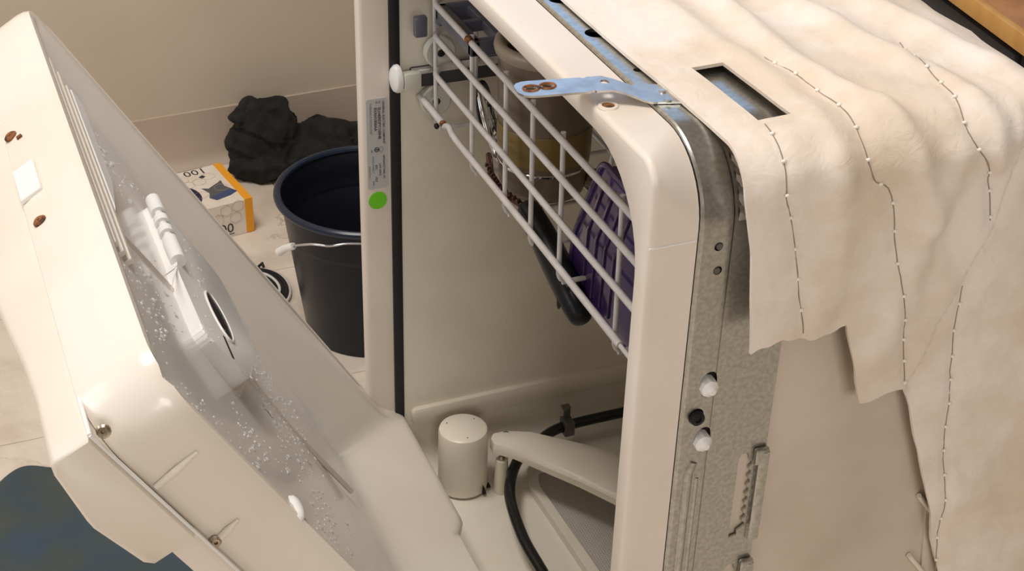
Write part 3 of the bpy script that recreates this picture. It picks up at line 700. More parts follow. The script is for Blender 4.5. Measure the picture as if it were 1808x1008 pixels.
# detergent dispenser: cup housing, hinge barrel, cover with lens slot
disp = prism('detergent_dispenser', rounded_poly([(0.558, 0.232), (0.561, 0.320), (0.554, 0.335), (0.554, 0.444), (0.465, 0.444), (0.450, 0.414), (0.452, 0.325), (0.500, 0.232)], 0.012, 5), 2, -0.022, 0.0045, 'bright_plastic', door, 0.0025, 2, DM)
prism('dispenser_base', rounded_poly([(0.563, 0.228), (0.563, 0.460), (0.450, 0.460), (0.442, 0.32), (0.495, 0.228)], 0.012, 5), 2, -0.026, -0.010, 'door_plastic', door, 0.002, 2, DM)
for i, (ya, yb) in enumerate(((0.416, 0.440), (0.398, 0.407), (0.380, 0.389), (0.338, 0.372))):
    tube('hinge_knuckle', [D(0.5540, ya, 0.0055), D(0.5540, yb, 0.0055)], 0.0062, 'bright_plastic', disp, 14)
tube('hinge_pin', [D(0.5540, 0.340, 0.0055), D(0.5540, 0.438, 0.0055)], 0.0034, 'bright_plastic', disp, 10)
lens = bmesh.new(); lp = []
for k in range(28):
    a = 2 * PI * k / 28; lp.append((0.510 + 0.0130 * math.cos(a), 0.310 + 0.034 * math.sin(a)))
f0 = lens.faces.new([lens.verts.new(D(u, y, 0.0050)) for u, y in lp]); bmesh.ops.solidify(lens, geom=[f0], thickness=0.0006)
from_bm('dispenser_lens', lens, 'heater', disp)
bm = bmesh.new(); add_tube(bm, [D(u, y, 0.0050) for u, y in lp], 0.0010, 6, True); from_bm('lens_ring', bm, 'bright_plastic', disp)
box('dispenser_slit', (0.518, 0.240, 0.0042), (0.5205, 0.270, 0.0050), 'dark_hole', disp, mtx=DM)
# latch nub on the near rim
lathe('liner_nub', [(0, 0.0045), (0.006, 0.0040), (0.010, 0.0025), (0.012, 0.0), (0, 0)], 'bright_plastic', door, 18, disc_mtx(D(0.555, 0.022, 0.0135), DN) @ Matrix.Diagonal((1.0, 0.5, 1, 1)))
# water drops beading on the liner, their highlights painted white
bm = bmesh.new(); cnt = 0
while cnt < 1100:
    u = random.uniform(0.30, 0.66); y = random.uniform(0.05, 0.50)
    if 0.435 < u < 0.575 and 0.20 < y < 0.475: 
        nn = 0.0045
        if not (0.47 < u < 0.55 and 0.23 < y < 0.44): continue
        if random.random() < 0.5: continue
    else:
        nn = height(u, y)
    if noise.noise(Vector((u * 14, y * 9, 3))) < -0.12: continue
    r = random.uniform(0.0005, 0.0011) * random.choice((0.7, 1, 1, 1.5))
    m4 = Matrix.Translation(D(u, y, nn)) @ DM.to_3x3().to_4x4() @ Matrix.Diagonal((random.uniform(0.9, 2.6), 1, 0.6, 1))
    add_lathe(bm, [(0, r), (r * 0.7, r * 0.7), (r, 0)], 7, m4); cnt += 1
dr = from_bm('water_drops', bm, 'water', door); dr['kind'] = 'stuff'
# hinges at the lower corners (behind the door)
for y in (0.02, 0.56):
    box('hinge_arm', (0.02, y, 0.09), (0.10, y + 0.012, 0.15), 'steel', dw, 0.002)

# ================================================================== INSULATION BLANKET
bl_label = 'cream quilted insulation blanket draped over the top and near side of the dishwasher'
R_B = 0.030; YB = 0.012; ZT = 0.8660
L1 = 0.56 - YB; LA = PI / 2 * R_B
def s_of_y(y): return 0.56 - y
def s_of_z(z): return L1 + LA + (ZT - R_B - z)
def front_x(s):
    return interp(s, (0, s_of_y(0.2), s_of_y(0.13), s_of_y(0.05), L1, L1 + LA * 0.55, L1 + LA, s_of_z(0.80), s_of_z(0.76), s_of_z(0.728)), (0.0455, 0.0460, 0.0470, 0.0500, 0.0535, 0.0535, 0.0540, 0.0610, 0.0650, 0.0690))
RIDGES = [([(0.150, s_of_y(0.30)), (0.144, s_of_y(0.177)), (0.141, s_of_y(0.07)), (0.150, s_of_y(0.02)), (0.165, L1 + LA * .6), (0.185, s_of_z(0.80))], 0.0065, 0.011),
          ([(0.190, s_of_y(0.30)), (0.192, s_of_y(0.161)), (0.205, s_of_y(0.09)), (0.219, s_of_y(0.05)), (0.225, L1 + LA)], 0.0055, 0.011),
          ([(0.250, s_of_y(0.3)), (0.245, s_of_y(0.15)), (0.262, s_of_y(0.07)), (0.275, L1 + LA)], 0.0050, 0.012),
          ([(0.112, s_of_y(0.3)), (0.106, s_of_y(0.18)), (0.113, s_of_y(0.08)), (0.118, L1 + LA)], 0.0028, 0.010),
          ([(0.110, L1 + LA * 0.7), (0.125, s_of_z(0.80)), (0.118, s_of_z(0.74))], 0.0038, 0.012),
          ([(0.200, L1 + LA * 0.9), (0.185, s_of_z(0.78)), (0.165, s_of_z(0.70))], 0.0038, 0.012),
          ([(0.30, s_of_y(0.2)), (0.32, s_of_y(0.08)), (0.33, L1 + LA), (0.31, s_of_z(0.7))], 0.006, 0.016)]
def seg_dist(p, a, b):
    ab = (b[0] - a[0], b[1] - a[1]); t = ((p[0] - a[0]) * ab[0] + (p[1] - a[1]) * ab[1]) / (ab[0] ** 2 + ab[1] ** 2 + 1e-12)
    t = max(0, min(1, t)); return math.hypot(p[0] - a[0] - ab[0] * t, p[1] - a[1] - ab[1] * t)
STITCH = [[(0.0815, s_of_y(0.018)), (0.0790, L1 + LA * 0.55), (0.080, L1 + LA), (0.088, s_of_z(0.815)), (0.098, s_of_z(0.773)), (0.1065, s_of_z(0.732))],
          [(0.128, s_of_y(0.10)), (0.133, s_of_y(0.052)), (0.136, s_of_y(0.02)), (0.1345, L1 + LA * 0.5), (0.1400, L1 + LA), (0.156, s_of_z(0.821)), (0.173, s_of_z(0.757)), (0.191, s_of_z(0.690)), (0.1955, s_of_z(0.670))],
          [(0.232, s_of_y(0.10)), (0.219, s_of_y(0.060)), (0.212, s_of_y(0.02)), (0.206, L1 + LA * 0.6), (0.218, s_of_z(0.836)), (0.230, s_of_z(0.812)), (0.2345, s_of_z(0.790))],
          [(0.232, s_of_z(0.736)), (0.2335, s_of_z(0.700)), (0.243, s_of_z(0.626)), (0.2600, s_of_z(0.520)), (0.275, s_of_z(0.42))]]
def blanket_disp(x, s):
    h = 0.0
    for poly, amp, wd in RIDGES:
        d = min(seg_dist((x, s), a, b) for a, b in zip(poly, poly[1:]))
        h += 1.5 * amp * math.exp(-(d / wd) ** 2)
    for poly in STITCH:
        d = min(seg_dist((x, s), a, b) for a, b in zip(poly, poly[1:]))
        h -= 0.0022 * math.exp(-(d / 0.0045) ** 2)
    h += 0.0040 * noise.noise(Vector((x * 15, s * 11, 1.3))) + 0.0026 * noise.noise(Vector((x * 38, s * 30, 5.1))) + 0.0009 * noise.noise(Vector((x * 110, s * 90, 2.2)))
    calm = sstep(0.0, 0.03, x - front_x(s)) * 0.8 + 0.2
    if s < L1 + LA: h = h * (0.25 + 0.75 * sstep(0.0, 0.06, x - front_x(s))) + 0.0010 * sstep(0.0, 0.05, x - front_x(s))
    if s < L1 + LA: h *= 1 - 0.8 * (1 - sstep(0.0, 0.02, max(abs(x - 0.089) - 0.012, 0) + max(abs(s - s_of_y(0.063)) - 0.042, 0)))
    # hem of the near flap standing proud of the rear part
    z = ZT - R_B - (s - L1 - LA)
    xl = interp(z, (0.55, 0.667, 0.73, 0.786, 0.84, 0.87), (0.17, 0.198, 0.218, 0.238, 0.246, 0.25))
    fade = 1 - sstep(0.80, 0.90, z)
    h -= 0.007 * sstep(-0.001, 0.0045, x - xl) * fade
    if z < 0.66: h += 0.0015 * math.sin(z * 60)
    h -= 0.0055 * (1 - sstep(0.0, 0.035, x - front_x(s))) * math.exp(-((s - L1 - LA * 0.5) / 0.045) ** 2) / max(calm, 0.2)
    return h * calm
def blanket_pos(x, s):
    if s < L1: p = Vector((x, 0.56 - s, ZT)); n = Vector((0, 0, 1))
    elif s < L1 + LA:
        a = (s - L1) / R_B; p = Vector((x, YB - R_B * math.sin(a), ZT - R_B + R_B * math.cos(a))); n = Vector((0, -math.sin(a), math.cos(a)))
    else: p = Vector((x, YB - R_B, ZT - R_B - (s - L1 - LA))); n = Vector((0, -1, 0))
    drop = 0.83 * max(0.0, x - 0.283) + 0.14 * max(0.0, min(x, 0.283) - 0.255)
    p.z -= drop * (1 - 0.8 * sstep(L1 + LA, L1 + LA + 0.45, s))
    return p + n * blanket_disp(x, s), n
SA, SB, SEND = s_of_z(0.728), s_of_z(0.665), s_of_z(0.20)
def span(a, b, n): return [lerp(a, b, i / n) for i in range(n)]
yrows = span(0.54, 0.103, 46) + span(0.103, 0.0235, 14) + span(0.0235, YB, 2)
rows = [s_of_y(y) for y in yrows] + span(L1, L1 + LA, 12) + span(L1 + LA, SA, 26) + span(SA, SB, 14) + span(SB, SEND, 70) + [SEND]
cols = [('f', t) for t in span(0, 1, 9)] + [('x', x) for x in span(0.078, 0.1005, 5) + span(0.1005, 0.139, 10) + span(0.139, 0.199, 16) + span(0.199, 0.262, 26) + span(0.262, 0.575, 40) + [0.575]]
i139 = next(i for i, c in enumerate(cols) if c == ('x', 0.139)); i199 = next(i for i, c in enumerate(cols) if c == ('x', 0.199))
ih0 = next(i for i, c in enumerate(cols) if c == ('x', 0.078)); ih1 = next(i for i, c in enumerate(cols) if c == ('x', 0.1005))
def col_x(i, s):
    k, v = cols[i]
    if k == 'f': return lerp(front_x(s), 0.078, v)
    x = v
    if s > SA and i <= i199 and i >= i139:
        sh = 0.020 * min(1, (s - SA) / (SB - SA)); x = lerp(0.139 + sh, 0.199, (v - 0.139) / 0.060)
    if s > SB and i >= i199:
        z = ZT - R_B - (s - L1 - LA); xl = 0.199 + (0.665 - z) * 0.365; x = lerp(xl, 0.575, (v - 0.199) / (0.575 - 0.199))
    if s < L1: # window cut out of the blanket is slightly skewed
        y = 0.56 - s
        if ih0 <= i <= ih1: x += interp(y, (0.0, 0.0235, 0.103, 0.14), (0, 0.002, -0.001, 0))
    return x
bm = bmesh.new(); grid = []
for ri, s in enumerate(rows):
    grid.append([])
    for ci in range(len(cols)):
        x = col_x(ci, s)
        ss = s
        if abs(s - SA) < 1e-6 and ci <= i139: ss = s + 0.0022 * math.sin(x * 120) + 0.001 * math.sin(x * 400)
        if abs(s - SB) < 1e-6 and i139 <= ci <= i199: ss = s + 0.002 * math.sin(x * 160)
        p, n = blanket_pos(x, ss)
        grid[-1].append(bm.verts.new(p))
def rix(v): return min(range(len(rows)), key=lambda i: abs(rows[i] - v))
rA, rB_, rh0, rh1 = rix(SA), rix(SB), rix(s_of_y(0.103)), rix(s_of_y(0.0235))
for ri in range(len(rows) - 1):
    for ci in range(len(cols) - 1):
        if ri >= rA and ci < i139: continue
        if ri >= rB_ and ci < i199: continue
        if rh0 <= ri < rh1 and ih0 <= ci < ih1: continue
        bm.faces.new((grid[ri][ci], grid[ri][ci + 1], grid[ri + 1][ci + 1], grid[ri + 1][ci]))
bmesh.ops.delete(bm, geom=[v for v in bm.verts if not v.link_faces], context='VERTS')
bmesh.ops.recalc_face_normals(bm, faces=bm.faces[:])
up_ = sum((f.normal.z for f in bm.faces))
if up_ < 0: bmesh.ops.reverse_faces(bm, faces=bm.faces[:])
z0_ = max(v.co.z for v in bm.verts); bmesh.ops.solidify(bm, geom=bm.faces[:], thickness=0.0024)
if max(v.co.z for v in bm.verts) > z0_ + 0.0015:
    for v in bm.verts: v.co.z -= 0.0024
bme = bpy.data.meshes.new('insulation_blanket'); bm.to_mesh(bme); bm.free()
blanket = tag(link('insulation_blanket', bme, 'insulation', None, True, 60), bl_label, 'blanket')
stm = None
for poly in STITCH:
    poly = [(q.x, q.y) for q in smooth_path([(a, b, 0) for a, b in poly], 5)]
    dense = []
    for a, b in zip(poly, poly[1:]):
        n = max(2, int(math.hypot(b[0] - a[0], b[1] - a[1]) / 0.004))
        dense += [(lerp(a[0], b[0], i / n), lerp(a[1], b[1], i / n)) for i in range(n)]
    dense.append(poly[-1])
    P3 = []
    for x, s in dense:
        p, n = blanket_pos(x, s); P3.append((p + n * 0.0002, n))
    tube('seam_thread', [p for p, n in P3], 0.00042, 'thread', blanket, 5)
    acc = 0.009
    for (p, n), (q, _) in zip(P3, P3[1:]):
        acc += (q - p).length
        if acc > 0.0195:
            acc = 0
            if stm is None:
                sb = bmesh.new(); bmesh.ops.create_icosphere(sb, subdivisions=1, radius=0.0013)
                for v in sb.verts: v.co.x *= 1.5
                stm = bpy.data.meshes.new('stitch'); sb.to_mesh(stm); sb.free(); stm.materials.append(M('stitch'))
                for f in stm.polygons: f.use_smooth = True
            o = bpy.data.objects.new('stitch', stm); C.objects.link(o); o.location = q + n * 0.0006; o.parent = blanket

# ================================================================== UPPER DISH RACK
rack = thing('dish_rack', 'white coated wire dish rack with rusted wires hanging in the dishwasher opening', 'dish rack')
RXF, RXB, RY_0, RY_1 = 0.060, 0.350, 0.040, 0.556
WR = 0.0026
def loop_path(z, xf=RXF, r=0.022, inset=0.0):
    c = []
    for cx, cy, a0 in ((xf + r, RY_0 + r + inset, PI), (RXB - r, RY_0 + r + inset, 1.5 * PI), (RXB - r, RY_1 - r - inset, 0), (xf + r, RY_1 - r - inset, PI / 2)):
        for k in range(7):
            a = a0 + PI / 2 * k / 6; c.append((cx + r * math.cos(a), cy + r * math.sin(a), z))
    return c
for z in (0.744, 0.7125): tube('rack_wire', loop_path(z), WR * 1.12, 'wire_coating', rack, 8, True)
tube('rack_wire', loop_path(0.675), WR * 1.08, 'wire_coating', rack, 8, True)
tube('rack_wire', [(RXF - 0.004, 0.5720, 0.640), (RXF, 0.52, 0.6352)], [0.0030, 0.0036], 'wire_coating', rack, 10)
tube('rack_wire', [(RXF, 0.521, 0.6350), (RXF, 0.514, 0.6352)], 0.0030, 'rust', rack, 10)
tube('rack_wire', smooth_path([(RXF, 0.515, 0.634), (RXF + .001, 0.505, 0.6375), (RXF, 0.485, 0.6350), (RXF, 0.40, 0.6352), (RXF, 0.3, 0.6352), (RXF, 0.138, 0.6335)], 6), 0.0030, 'wire_coating', rack, 10)
tube('rack_wire', [(RXF, 0.139, 0.6335), (RXF + 0.001, 0.10, 0.631), (RXF + 0.004, 0.05, 0.628)], 0.0019, 'wire_coating', rack, 8)
lathe('rack_tip', [(0, 0.004), (0.0018, 0.0038), (0.0026, 0.002), (0.0026, 0), (0, 0)], 'dark_hole', rack, 10, disc_mtx((RXF - 0.002, 0.530, 0.629), (-0.3, -0.8, -0.4)))
tube('rusted_patch', [(RXF - 0.0004, 0.456, 0.7452), (RXF - 0.0004, 0.448, 0.7448)], 0.0034, 'rust', rack, 8)
ys = [0.552, 0.457, 0.378, 0.321, 0.262, 0.158, 0.09]
for y in ys:
    tube('rack_wire', smooth_path([(RXF + 0.0045, y + 0.002, 0.7465), (RXF + 0.0045, y, 0.70), (RXF + 0.0045, y - 0.002, 0.635), (RXF + 0.0050, y - 0.002, 0.6215), (RXF + 0.011, y - 0.002, 0.6150), (RXF + 0.03, y - 0.002, 0.6140), (0.30, y, 0.6140), (RXB - 0.02, y, 0.6140), (RXB, y, 0.622), (RXB, y, 0.744)], 5), 0.0022, 'wire_coating', rack, 8)
# side verticals on the far side
for x in (0.105, 0.150, 0.20, 0.26, 0.31):
    tube('rack_wire', [(x, RY_1 - 0.003, 0.752), (x, RY_1 - 0.003, 0.625), (x, RY_1 - 0.012, 0.616), (x, 0.30, 0.616), (x, RY_0 + 0.012, 0.616), (x, RY_0 + 0.003, 0.625), (x, RY_0 + 0.003, 0.744)], 0.0021, 'wire_coating', rack, 6)
# plate prongs
for x in (0.145, 0.20, 0.26):
    for y in (0.335, 0.285, 0.235, 0.18):
        tube('plate_prong', [(x, y, 0.616), (x, y + 0.004, 0.672), (x, y + 0.004, 0.676)], [0.0021, 0.0021, 0.0012], 'wire_coating', rack, 6)
# rollers
for x, z, r in ((0.0750, 0.6840, 0.0155), (0.0705, 0.6350, 0.0155), (0.30, 0.684, 0.0155), (0.30, 0.6350, 0.0155)):
    wh = lathe('roller', [(0, 0.0030), (r * 0.32, 0.0030), (r * 0.36, 0.0015), (r * 0.9, 0.0022), (r, 0.0010), (r, -0.005), (0, -0.005)], 'wheel_plastic', rack, 28, disc_mtx((x, 0.5680, z), (0, -1, 0)))
    lathe('roller_hub', [(0, 0.0042), (0.0026, 0.0040), (0.0038, 0.0032), (0.0038, 0.002), (0, 0.002)], 'dark_hole', wh, 12, disc_mtx((x, 0.5680, z), (0, -1, 0)))
# fold-down cup shelf in dark blue-grey plastic
sh = bmesh.new()
add_box(sh, (0.062, 0.455, 0.727), (0.30, 0.463, 0.742), 0.002, 2); add_box(sh, (0.062, 0.455, 0.727), (0.072, 0.545, 0.742), 0.002, 2)
for x in (0.09, 0.118, 0.146, 0.175, 0.21, 0.25): add_box(sh, (x, 0.46, 0.730), (x + 0.006, 0.545, 0.740), 0.001, 1)
add_box(sh, (0.068, 0.50, 0.730), (0.30, 0.506, 0.741), 0.001, 1); add_box(sh, (0.062, 0.538, 0.722), (0.30, 0.546, 0.742), 0.002, 1); add_box(sh, (0.110, 0.462, 0.741), (0.135, 0.54, 0.762), 0.002, 1)
add_box(sh, (0.160, 0.462, 0.741), (0.20, 0.52, 0.775), 0.002, 1)
csh = from_bm('cup_shelf', sh, 'shelf_plastic', rack); csh['label'] = 'dark blue-grey plastic cup shelf'
box('shelf_latch', (0.042, 0.542, 0.712), (0.054, 0.550, 0.732), 'shelf_plastic', csh, 0.002)
# --- things in the rack
cup = thing('travel_cup', 'tall brown plastic cup with amber band standing in the dish rack', 'cup', loc=(0, 0, 0))
cm = Matrix.Translation((0.112, 0.405, 0.6185))
lathe('cup_body', [(0, 0.004), (0.030, 0.0), (0.0365, 0.003), (0.039, 0.012), (0.0405, 0.06), (0.0420, 0.125), (0.0440, 0.130), (0.0452, 0.1345), (0.0440, 0.139), (0.0400, 0.1400), (0.0365, 0.137), (0.0355, 0.128), (0.0345, 0.02), (0, 0.015)], 'brown_cup', cup, 40, cm, 50)
lathe('cup_band', [(0.0400, 0.036), (0.0408, 0.037), (0.0416, 0.066), (0.0410, 0.067)], 'amber_band', cup, 40, cm)
lathe('cup_rim', [(0.0415, 0.1265), (0.0446, 0.1300), (0.0458, 0.1345), (0.0445, 0.1395), (0.0400, 0.1408), (0.0360, 0.1375), (0.0350, 0.130)], 'cup_rim', cup, 40, cm, 60)
lathe('cup_seam', [(0.0398, 0.0285), (0.0404, 0.029), (0.0404, 0.0305), (0.0398, 0.031)], 'chrome', cup, 40, cm)
tube('cup_handle', smooth_path([(0.148, 0.385, 0.745), (0.170, 0.372, 0.745), (0.179, 0.367, 0.72), (0.179, 0.367, 0.66), (0.168, 0.374, 0.632), (0.146, 0.386, 0.632)], 6), 0.0085, 'brown_cup', cup, 10)
ut = thing('kitchen_utensil', 'kitchen utensil with thick black handle and shiny steel head lying in dish rack', 'utensil')
tube('utensil_handle', smooth_path([(0.079, 0.362, 0.6260), (0.079, 0.350, 0.6245), (0.079, 0.320, 0.6165), (0.079, 0.290, 0.6060), (0.079, 0.262, 0.5960), (0.079, 0.248, 0.5890), (0.079, 0.240, 0.5850)], 5), [0.0050, 0.0085, 0.0098, 0.0105, 0.0108, 0.011, 0.0112, 0.0115, 0.0118, 0.012, 0.0122, 0.0124, 0.0126, 0.0127, 0.0128, 0.0128, 0.0128, 0.0128, 0.0127, 0.0126, 0.0124, 0.012, 0.0118, 0.0115, 0.0110, 0.0105, 0.0100, 0.0095, 0.0085, 0.0065, 0.0040], 'black_plastic', ut, 16)
lathe('handle_eye', [(0, 0.0004), (0.0045, 0.0004), (0.0055, 0)], 'dark_hole', ut, 14, disc_mtx((0.0672, 0.262, 0.5945), (-1, -0.2, 0.1)) @ Matrix.Diagonal((0.6, 1.3, 1, 1)))
tube('utensil_shaft', [(0.079, 0.358, 0.6265), (0.0665, 0.385, 0.6310), (0.0660, 0.412, 0.6350), (0.074, 0.438, 0.6400)], 0.0030, 'brown_metal', ut, 8)
for i in range(12):
    t = i / 11; c = Vector((interp(t, (0, 0.4, 1), (0.0755, 0.0675, 0.0675)), lerp(0.366, 0.420, t), lerp(0.629, 0.638, t)))
    box('shaft_tooth', tuple(c + Vector((-0.0040, -0.0010, 0.001))), tuple(c + Vector((-0.0010, 0.0010, 0.0045))), 'brown_metal', ut)
for k, w_ in ((0, 0.0155), (1, 0.0105), (2, 0.0060), (3, 0.0020)):
    pts = [(0.080 + math.sin(2 * PI * j / 24) * w_ * (0.35 + 0.25 * k), 0.4550 - 0.0235 * math.cos(2 * PI * j / 24), 0.6630 - 0.026 * math.cos(2 * PI * j / 24) - math.sin(2 * PI * j / 24) * w_ * 0.6) for j in range(24)]
    tube('head_loop', pts, 0.0013, 'chrome', ut, 6, True)
pts = [(0.080 + math.sin(2 * PI * j / 24) * 0.006, 0.4640 - 0.010 * math.cos(2 * PI * j / 24), 0.672 - 0.022 * math.cos(2 * PI * j / 24)) for j in range(24)]
tube('head_loop', pts, 0.0020, 'black_plastic', ut, 6, True)
bm = bmesh.new()
gv = []
for i in range(9):
    row = []
    for j in range(5):
        t = i / 8; wv = 0.010 * math.sin(PI * (0.12 + 0.88 * t) ) + 0.003
        row.append(bm.verts.new((0.084 + 0.003 * math.sin(7 * t + j), 0.437 + 0.030 * t + (j - 2) / 2 * wv * 0.5, 0.642 + 0.040 * t - (j - 2) / 2 * wv + 0.0016 * math.sin(9 * t + 2 * j))))
    gv.append(row)
for A, B in zip(gv, gv[1:]):
    for j in range(4): bm.faces.new((A[j], A[j + 1], B[j + 1], B[j]))
bmesh.ops.solidify(bm, geom=bm.faces[:], thickness=0.001)
from_bm('utensil_head', bm, 'chrome', ut)
pc = thing('purple_container', 'dark purple ribbed plastic container propped at the near end of dish rack', 'container')
def pbody(s, x0, x1):
    poly = rounded_poly([(0.288, 0.594), (0.282, 0.640), (0.240, 0.727), (0.120, 0.722), (0.115, 0.594)], 0.010)
    c = (0.20, 0.66); return prism('container_wall', [(c[0] + (p[0] - c[0]) * s, c[1] + (p[1] - c[1]) * s) for p in poly], 0, x0, x1, 'purple', pc, 0.0015)
pbody(1.0, 0.088, 0.118)
for k in range(4): 
    a = 0.262 - k * 0.016
    tube('container_rib', [(0.0875, a, 0.604), (0.0875, a - 0.004, 0.66), (0.0875, a - 0.028, 0.715)], 0.0016, 'purple', pc, 6)
tube('container_rim', [(0.0880, p[0], p[1]) for p in rounded_poly([(0.290, 0.593), (0.284, 0.641), (0.241, 0.729), (0.119, 0.724), (0.114, 0.593)], 0.010)], 0.0026, 'purple', pc, 8, True)

# ================================================================== BUCKET
bk = thing('bucket', 'black plastic bucket with blue-black rolled rim behind the dishwasher', 'bucket', loc=(0, 0, 0))
bmx = Matrix.Translation((0.175, 1.142, 0))
lathe('bucket_body', [(0, 0.006), (0.090, 0.004), (0.0945, 0.0), (0.0960, 0.003), (0.122, 0.205), (0.126, 0.222), (0.1265, 0.222), (0.1235, 0.218), (0.1195, 0.19), (0.117, 0.165), (0.1155, 0.163), (0.092, 0.012), (0, 0.010)], 'bucket_plastic', bk, 64, bmx)
bm = bmesh.new(); add_tube(bm, [bmx @ Vector((0.1275 * math.cos(2 * PI * k / 64), 0.1275 * math.sin(2 * PI * k / 64), 0.2215)) for k in range(64)], 0.0056, 10, True)
from_bm('bucket_rim', bm, 'bucket_rim', bk)
bail = smooth_path([(0.150, 1.0055, 0.214), (0.105, 1.012, 0.2205), (0.082, 1.018, 0.2180), (0.062, 1.033, 0.2165), (0.040, 1.062, 0.2015), (0.034, 1.070, 0.1935)], 6)
hd = tube('bail_handle', bail, 0.0016, 'wire_metal', bk, 6)
tube('handle_grip', [(0.043, 1.058, 0.2035), (0.034, 1.069, 0.1955), (0.0265, 1.077, 0.1860)], [0.0050, 0.0056, 0.0060], 'grip', hd, 12)
tube('bail_lug', [(0.150, 1.0145, 0.214), (0.158, 1.0125, 0.220), (0.166, 1.0120, 0.2235)], 0.0022, 'grip', bk, 6)

# ================================================================== GLOVE BOX
gm = frame_mtx((0.0755, 1.4590, 0.0), Vector((-1, -0.10, 0)).normalized(), Vector((-0.10, 1, 0)).normalized() * 1.0, (0, 0, 1))
ang = math.radians(9)
gm = Matrix.Translation((0.0760, 1.4580, 0)) @ Matrix.Rotation(ang, 4, 'Z')
gb = thing('glove_box', 'white and orange carton of disposable gloves lying on the floor', 'box')
GL, GW, GH = 0.235, 0.135, 0.062
box('carton', (-GL, 0, 0), (0, GW, GH), 'carton', gb, 0.001, 1, gm)
box('orange_stripe', (-0.013, -0.0004, GH - 0.0005), (0.0004, GW + 0.0004, GH + 0.0005), 'carton_orange', gb, mtx=gm)
box('orange_stripe', (-0.013, -0.0005, 0.001), (0.0004, 0.0004, GH), 'carton_orange', gb, mtx=gm)
box('orange_end', (-0.0004, 0, 0.001), (0.0006, GW, GH), 'carton_orange', gb, mtx=gm)
def gpoly(name, pts, m, z): return prism(name, pts, 2, z, z + 0.0004, m, gb, mtx=gm)
gpoly('glove_opening', [(-0.090 + 0.022 * math.cos(2 * PI * k / 28), 0.050 + 0.034 * math.sin(2 * PI * k / 28)) for k in range(28)], 'carton_navy', GH)
gpoly('printed_glove', [(-0.060, 0.066), (-0.050, 0.060), (-0.030, 0.072), (-0.022, 0.078), (-0.024, 0.058), (-0.012, 0.032), (-0.026, 0.024), (-0.052, 0.018), (-0.060, 0.030), (-0.054, 0.045)], 'carton_grey', GH)
gpoly('printed_glove', [(-0.056, 0.030), (-0.036, 0.038), (-0.018, 0.042), (-0.012, 0.032), (-0.026, 0.024), (-0.052, 0.018)], 'carton_blue', GH + 0.0003)
gpoly('printed_mark', [(-0.050, 0.103), (-0.043, 0.108), (-0.039, 0.101), (-0.046, 0.097)], 'carton_navy', GH)
text('printed_number', '100', 0.026, gm @ Matrix.Translation((-0.030, 0.131, GH + 0.0003)) @ Matrix.Rotation(PI, 4, 'Z'), 'ink', gb, 1.0)
box('printed_line', (-0.074, 0.1335, GH), (-0.032, 0.1342, GH + 0.0003), 'ink', gb, mtx=gm)
fm = gm @ Matrix(((1, 0, 0, 0), (0, 0, -1, -0.0005), (0, 1, 0, 0), (0, 0, 0, 1)))
text('printed_number', '100', 0.024, fm @ Matrix.Translation((-0.070, 0.009, 0)), 'ink', gb, 1.0)
box('printed_line', (-0.070, -0.0006, 0.0055), (-0.034, -0.0002, 0.0065), 'ink', gb, mtx=gm)
box('printed_mark', (-0.056, -0.0006, 0.034), (-0.047, -0.0002, 0.044), 'carton_navy', gb, mtx=gm @ Matrix.Translation((-0.02, 0, 0.005)) @ Matrix.Rotation(-0.5, 4, 'Y') @ Matrix.Translation((0.02, 0, -0.005)))
# honeycomb print
bm = bmesh.new()
def hexline(cx, cy, r, flat):
    pts = []
    for k in range(6):
        a = PI / 3 * k + 0.5; p = (cx + r * math.cos(a), cy + r * math.sin(a))
        pts.append(gm @ Vector((p[0], p[1], GH + 0.0002)) if flat else gm @ Vector((p[0], -0.0003, p[1])))
    add_tube(bm, pts, 0.0004, 4, True)
for c in ((-0.055, 0.088), (-0.035, 0.100), (-0.078, 0.105), (-0.075, 0.085), (-0.030, 0.055), (-0.068, 0.045)): hexline(c[0], c[1], 0.012, True)
for c in ((-0.030, 0.034), (-0.045, 0.050), (-0.025, 0.054), (-0.060, 0.036)): hexline(c[0], c[1], 0.0105, False)
from_bm('honeycomb_print', bm, 'carton_line', gb)

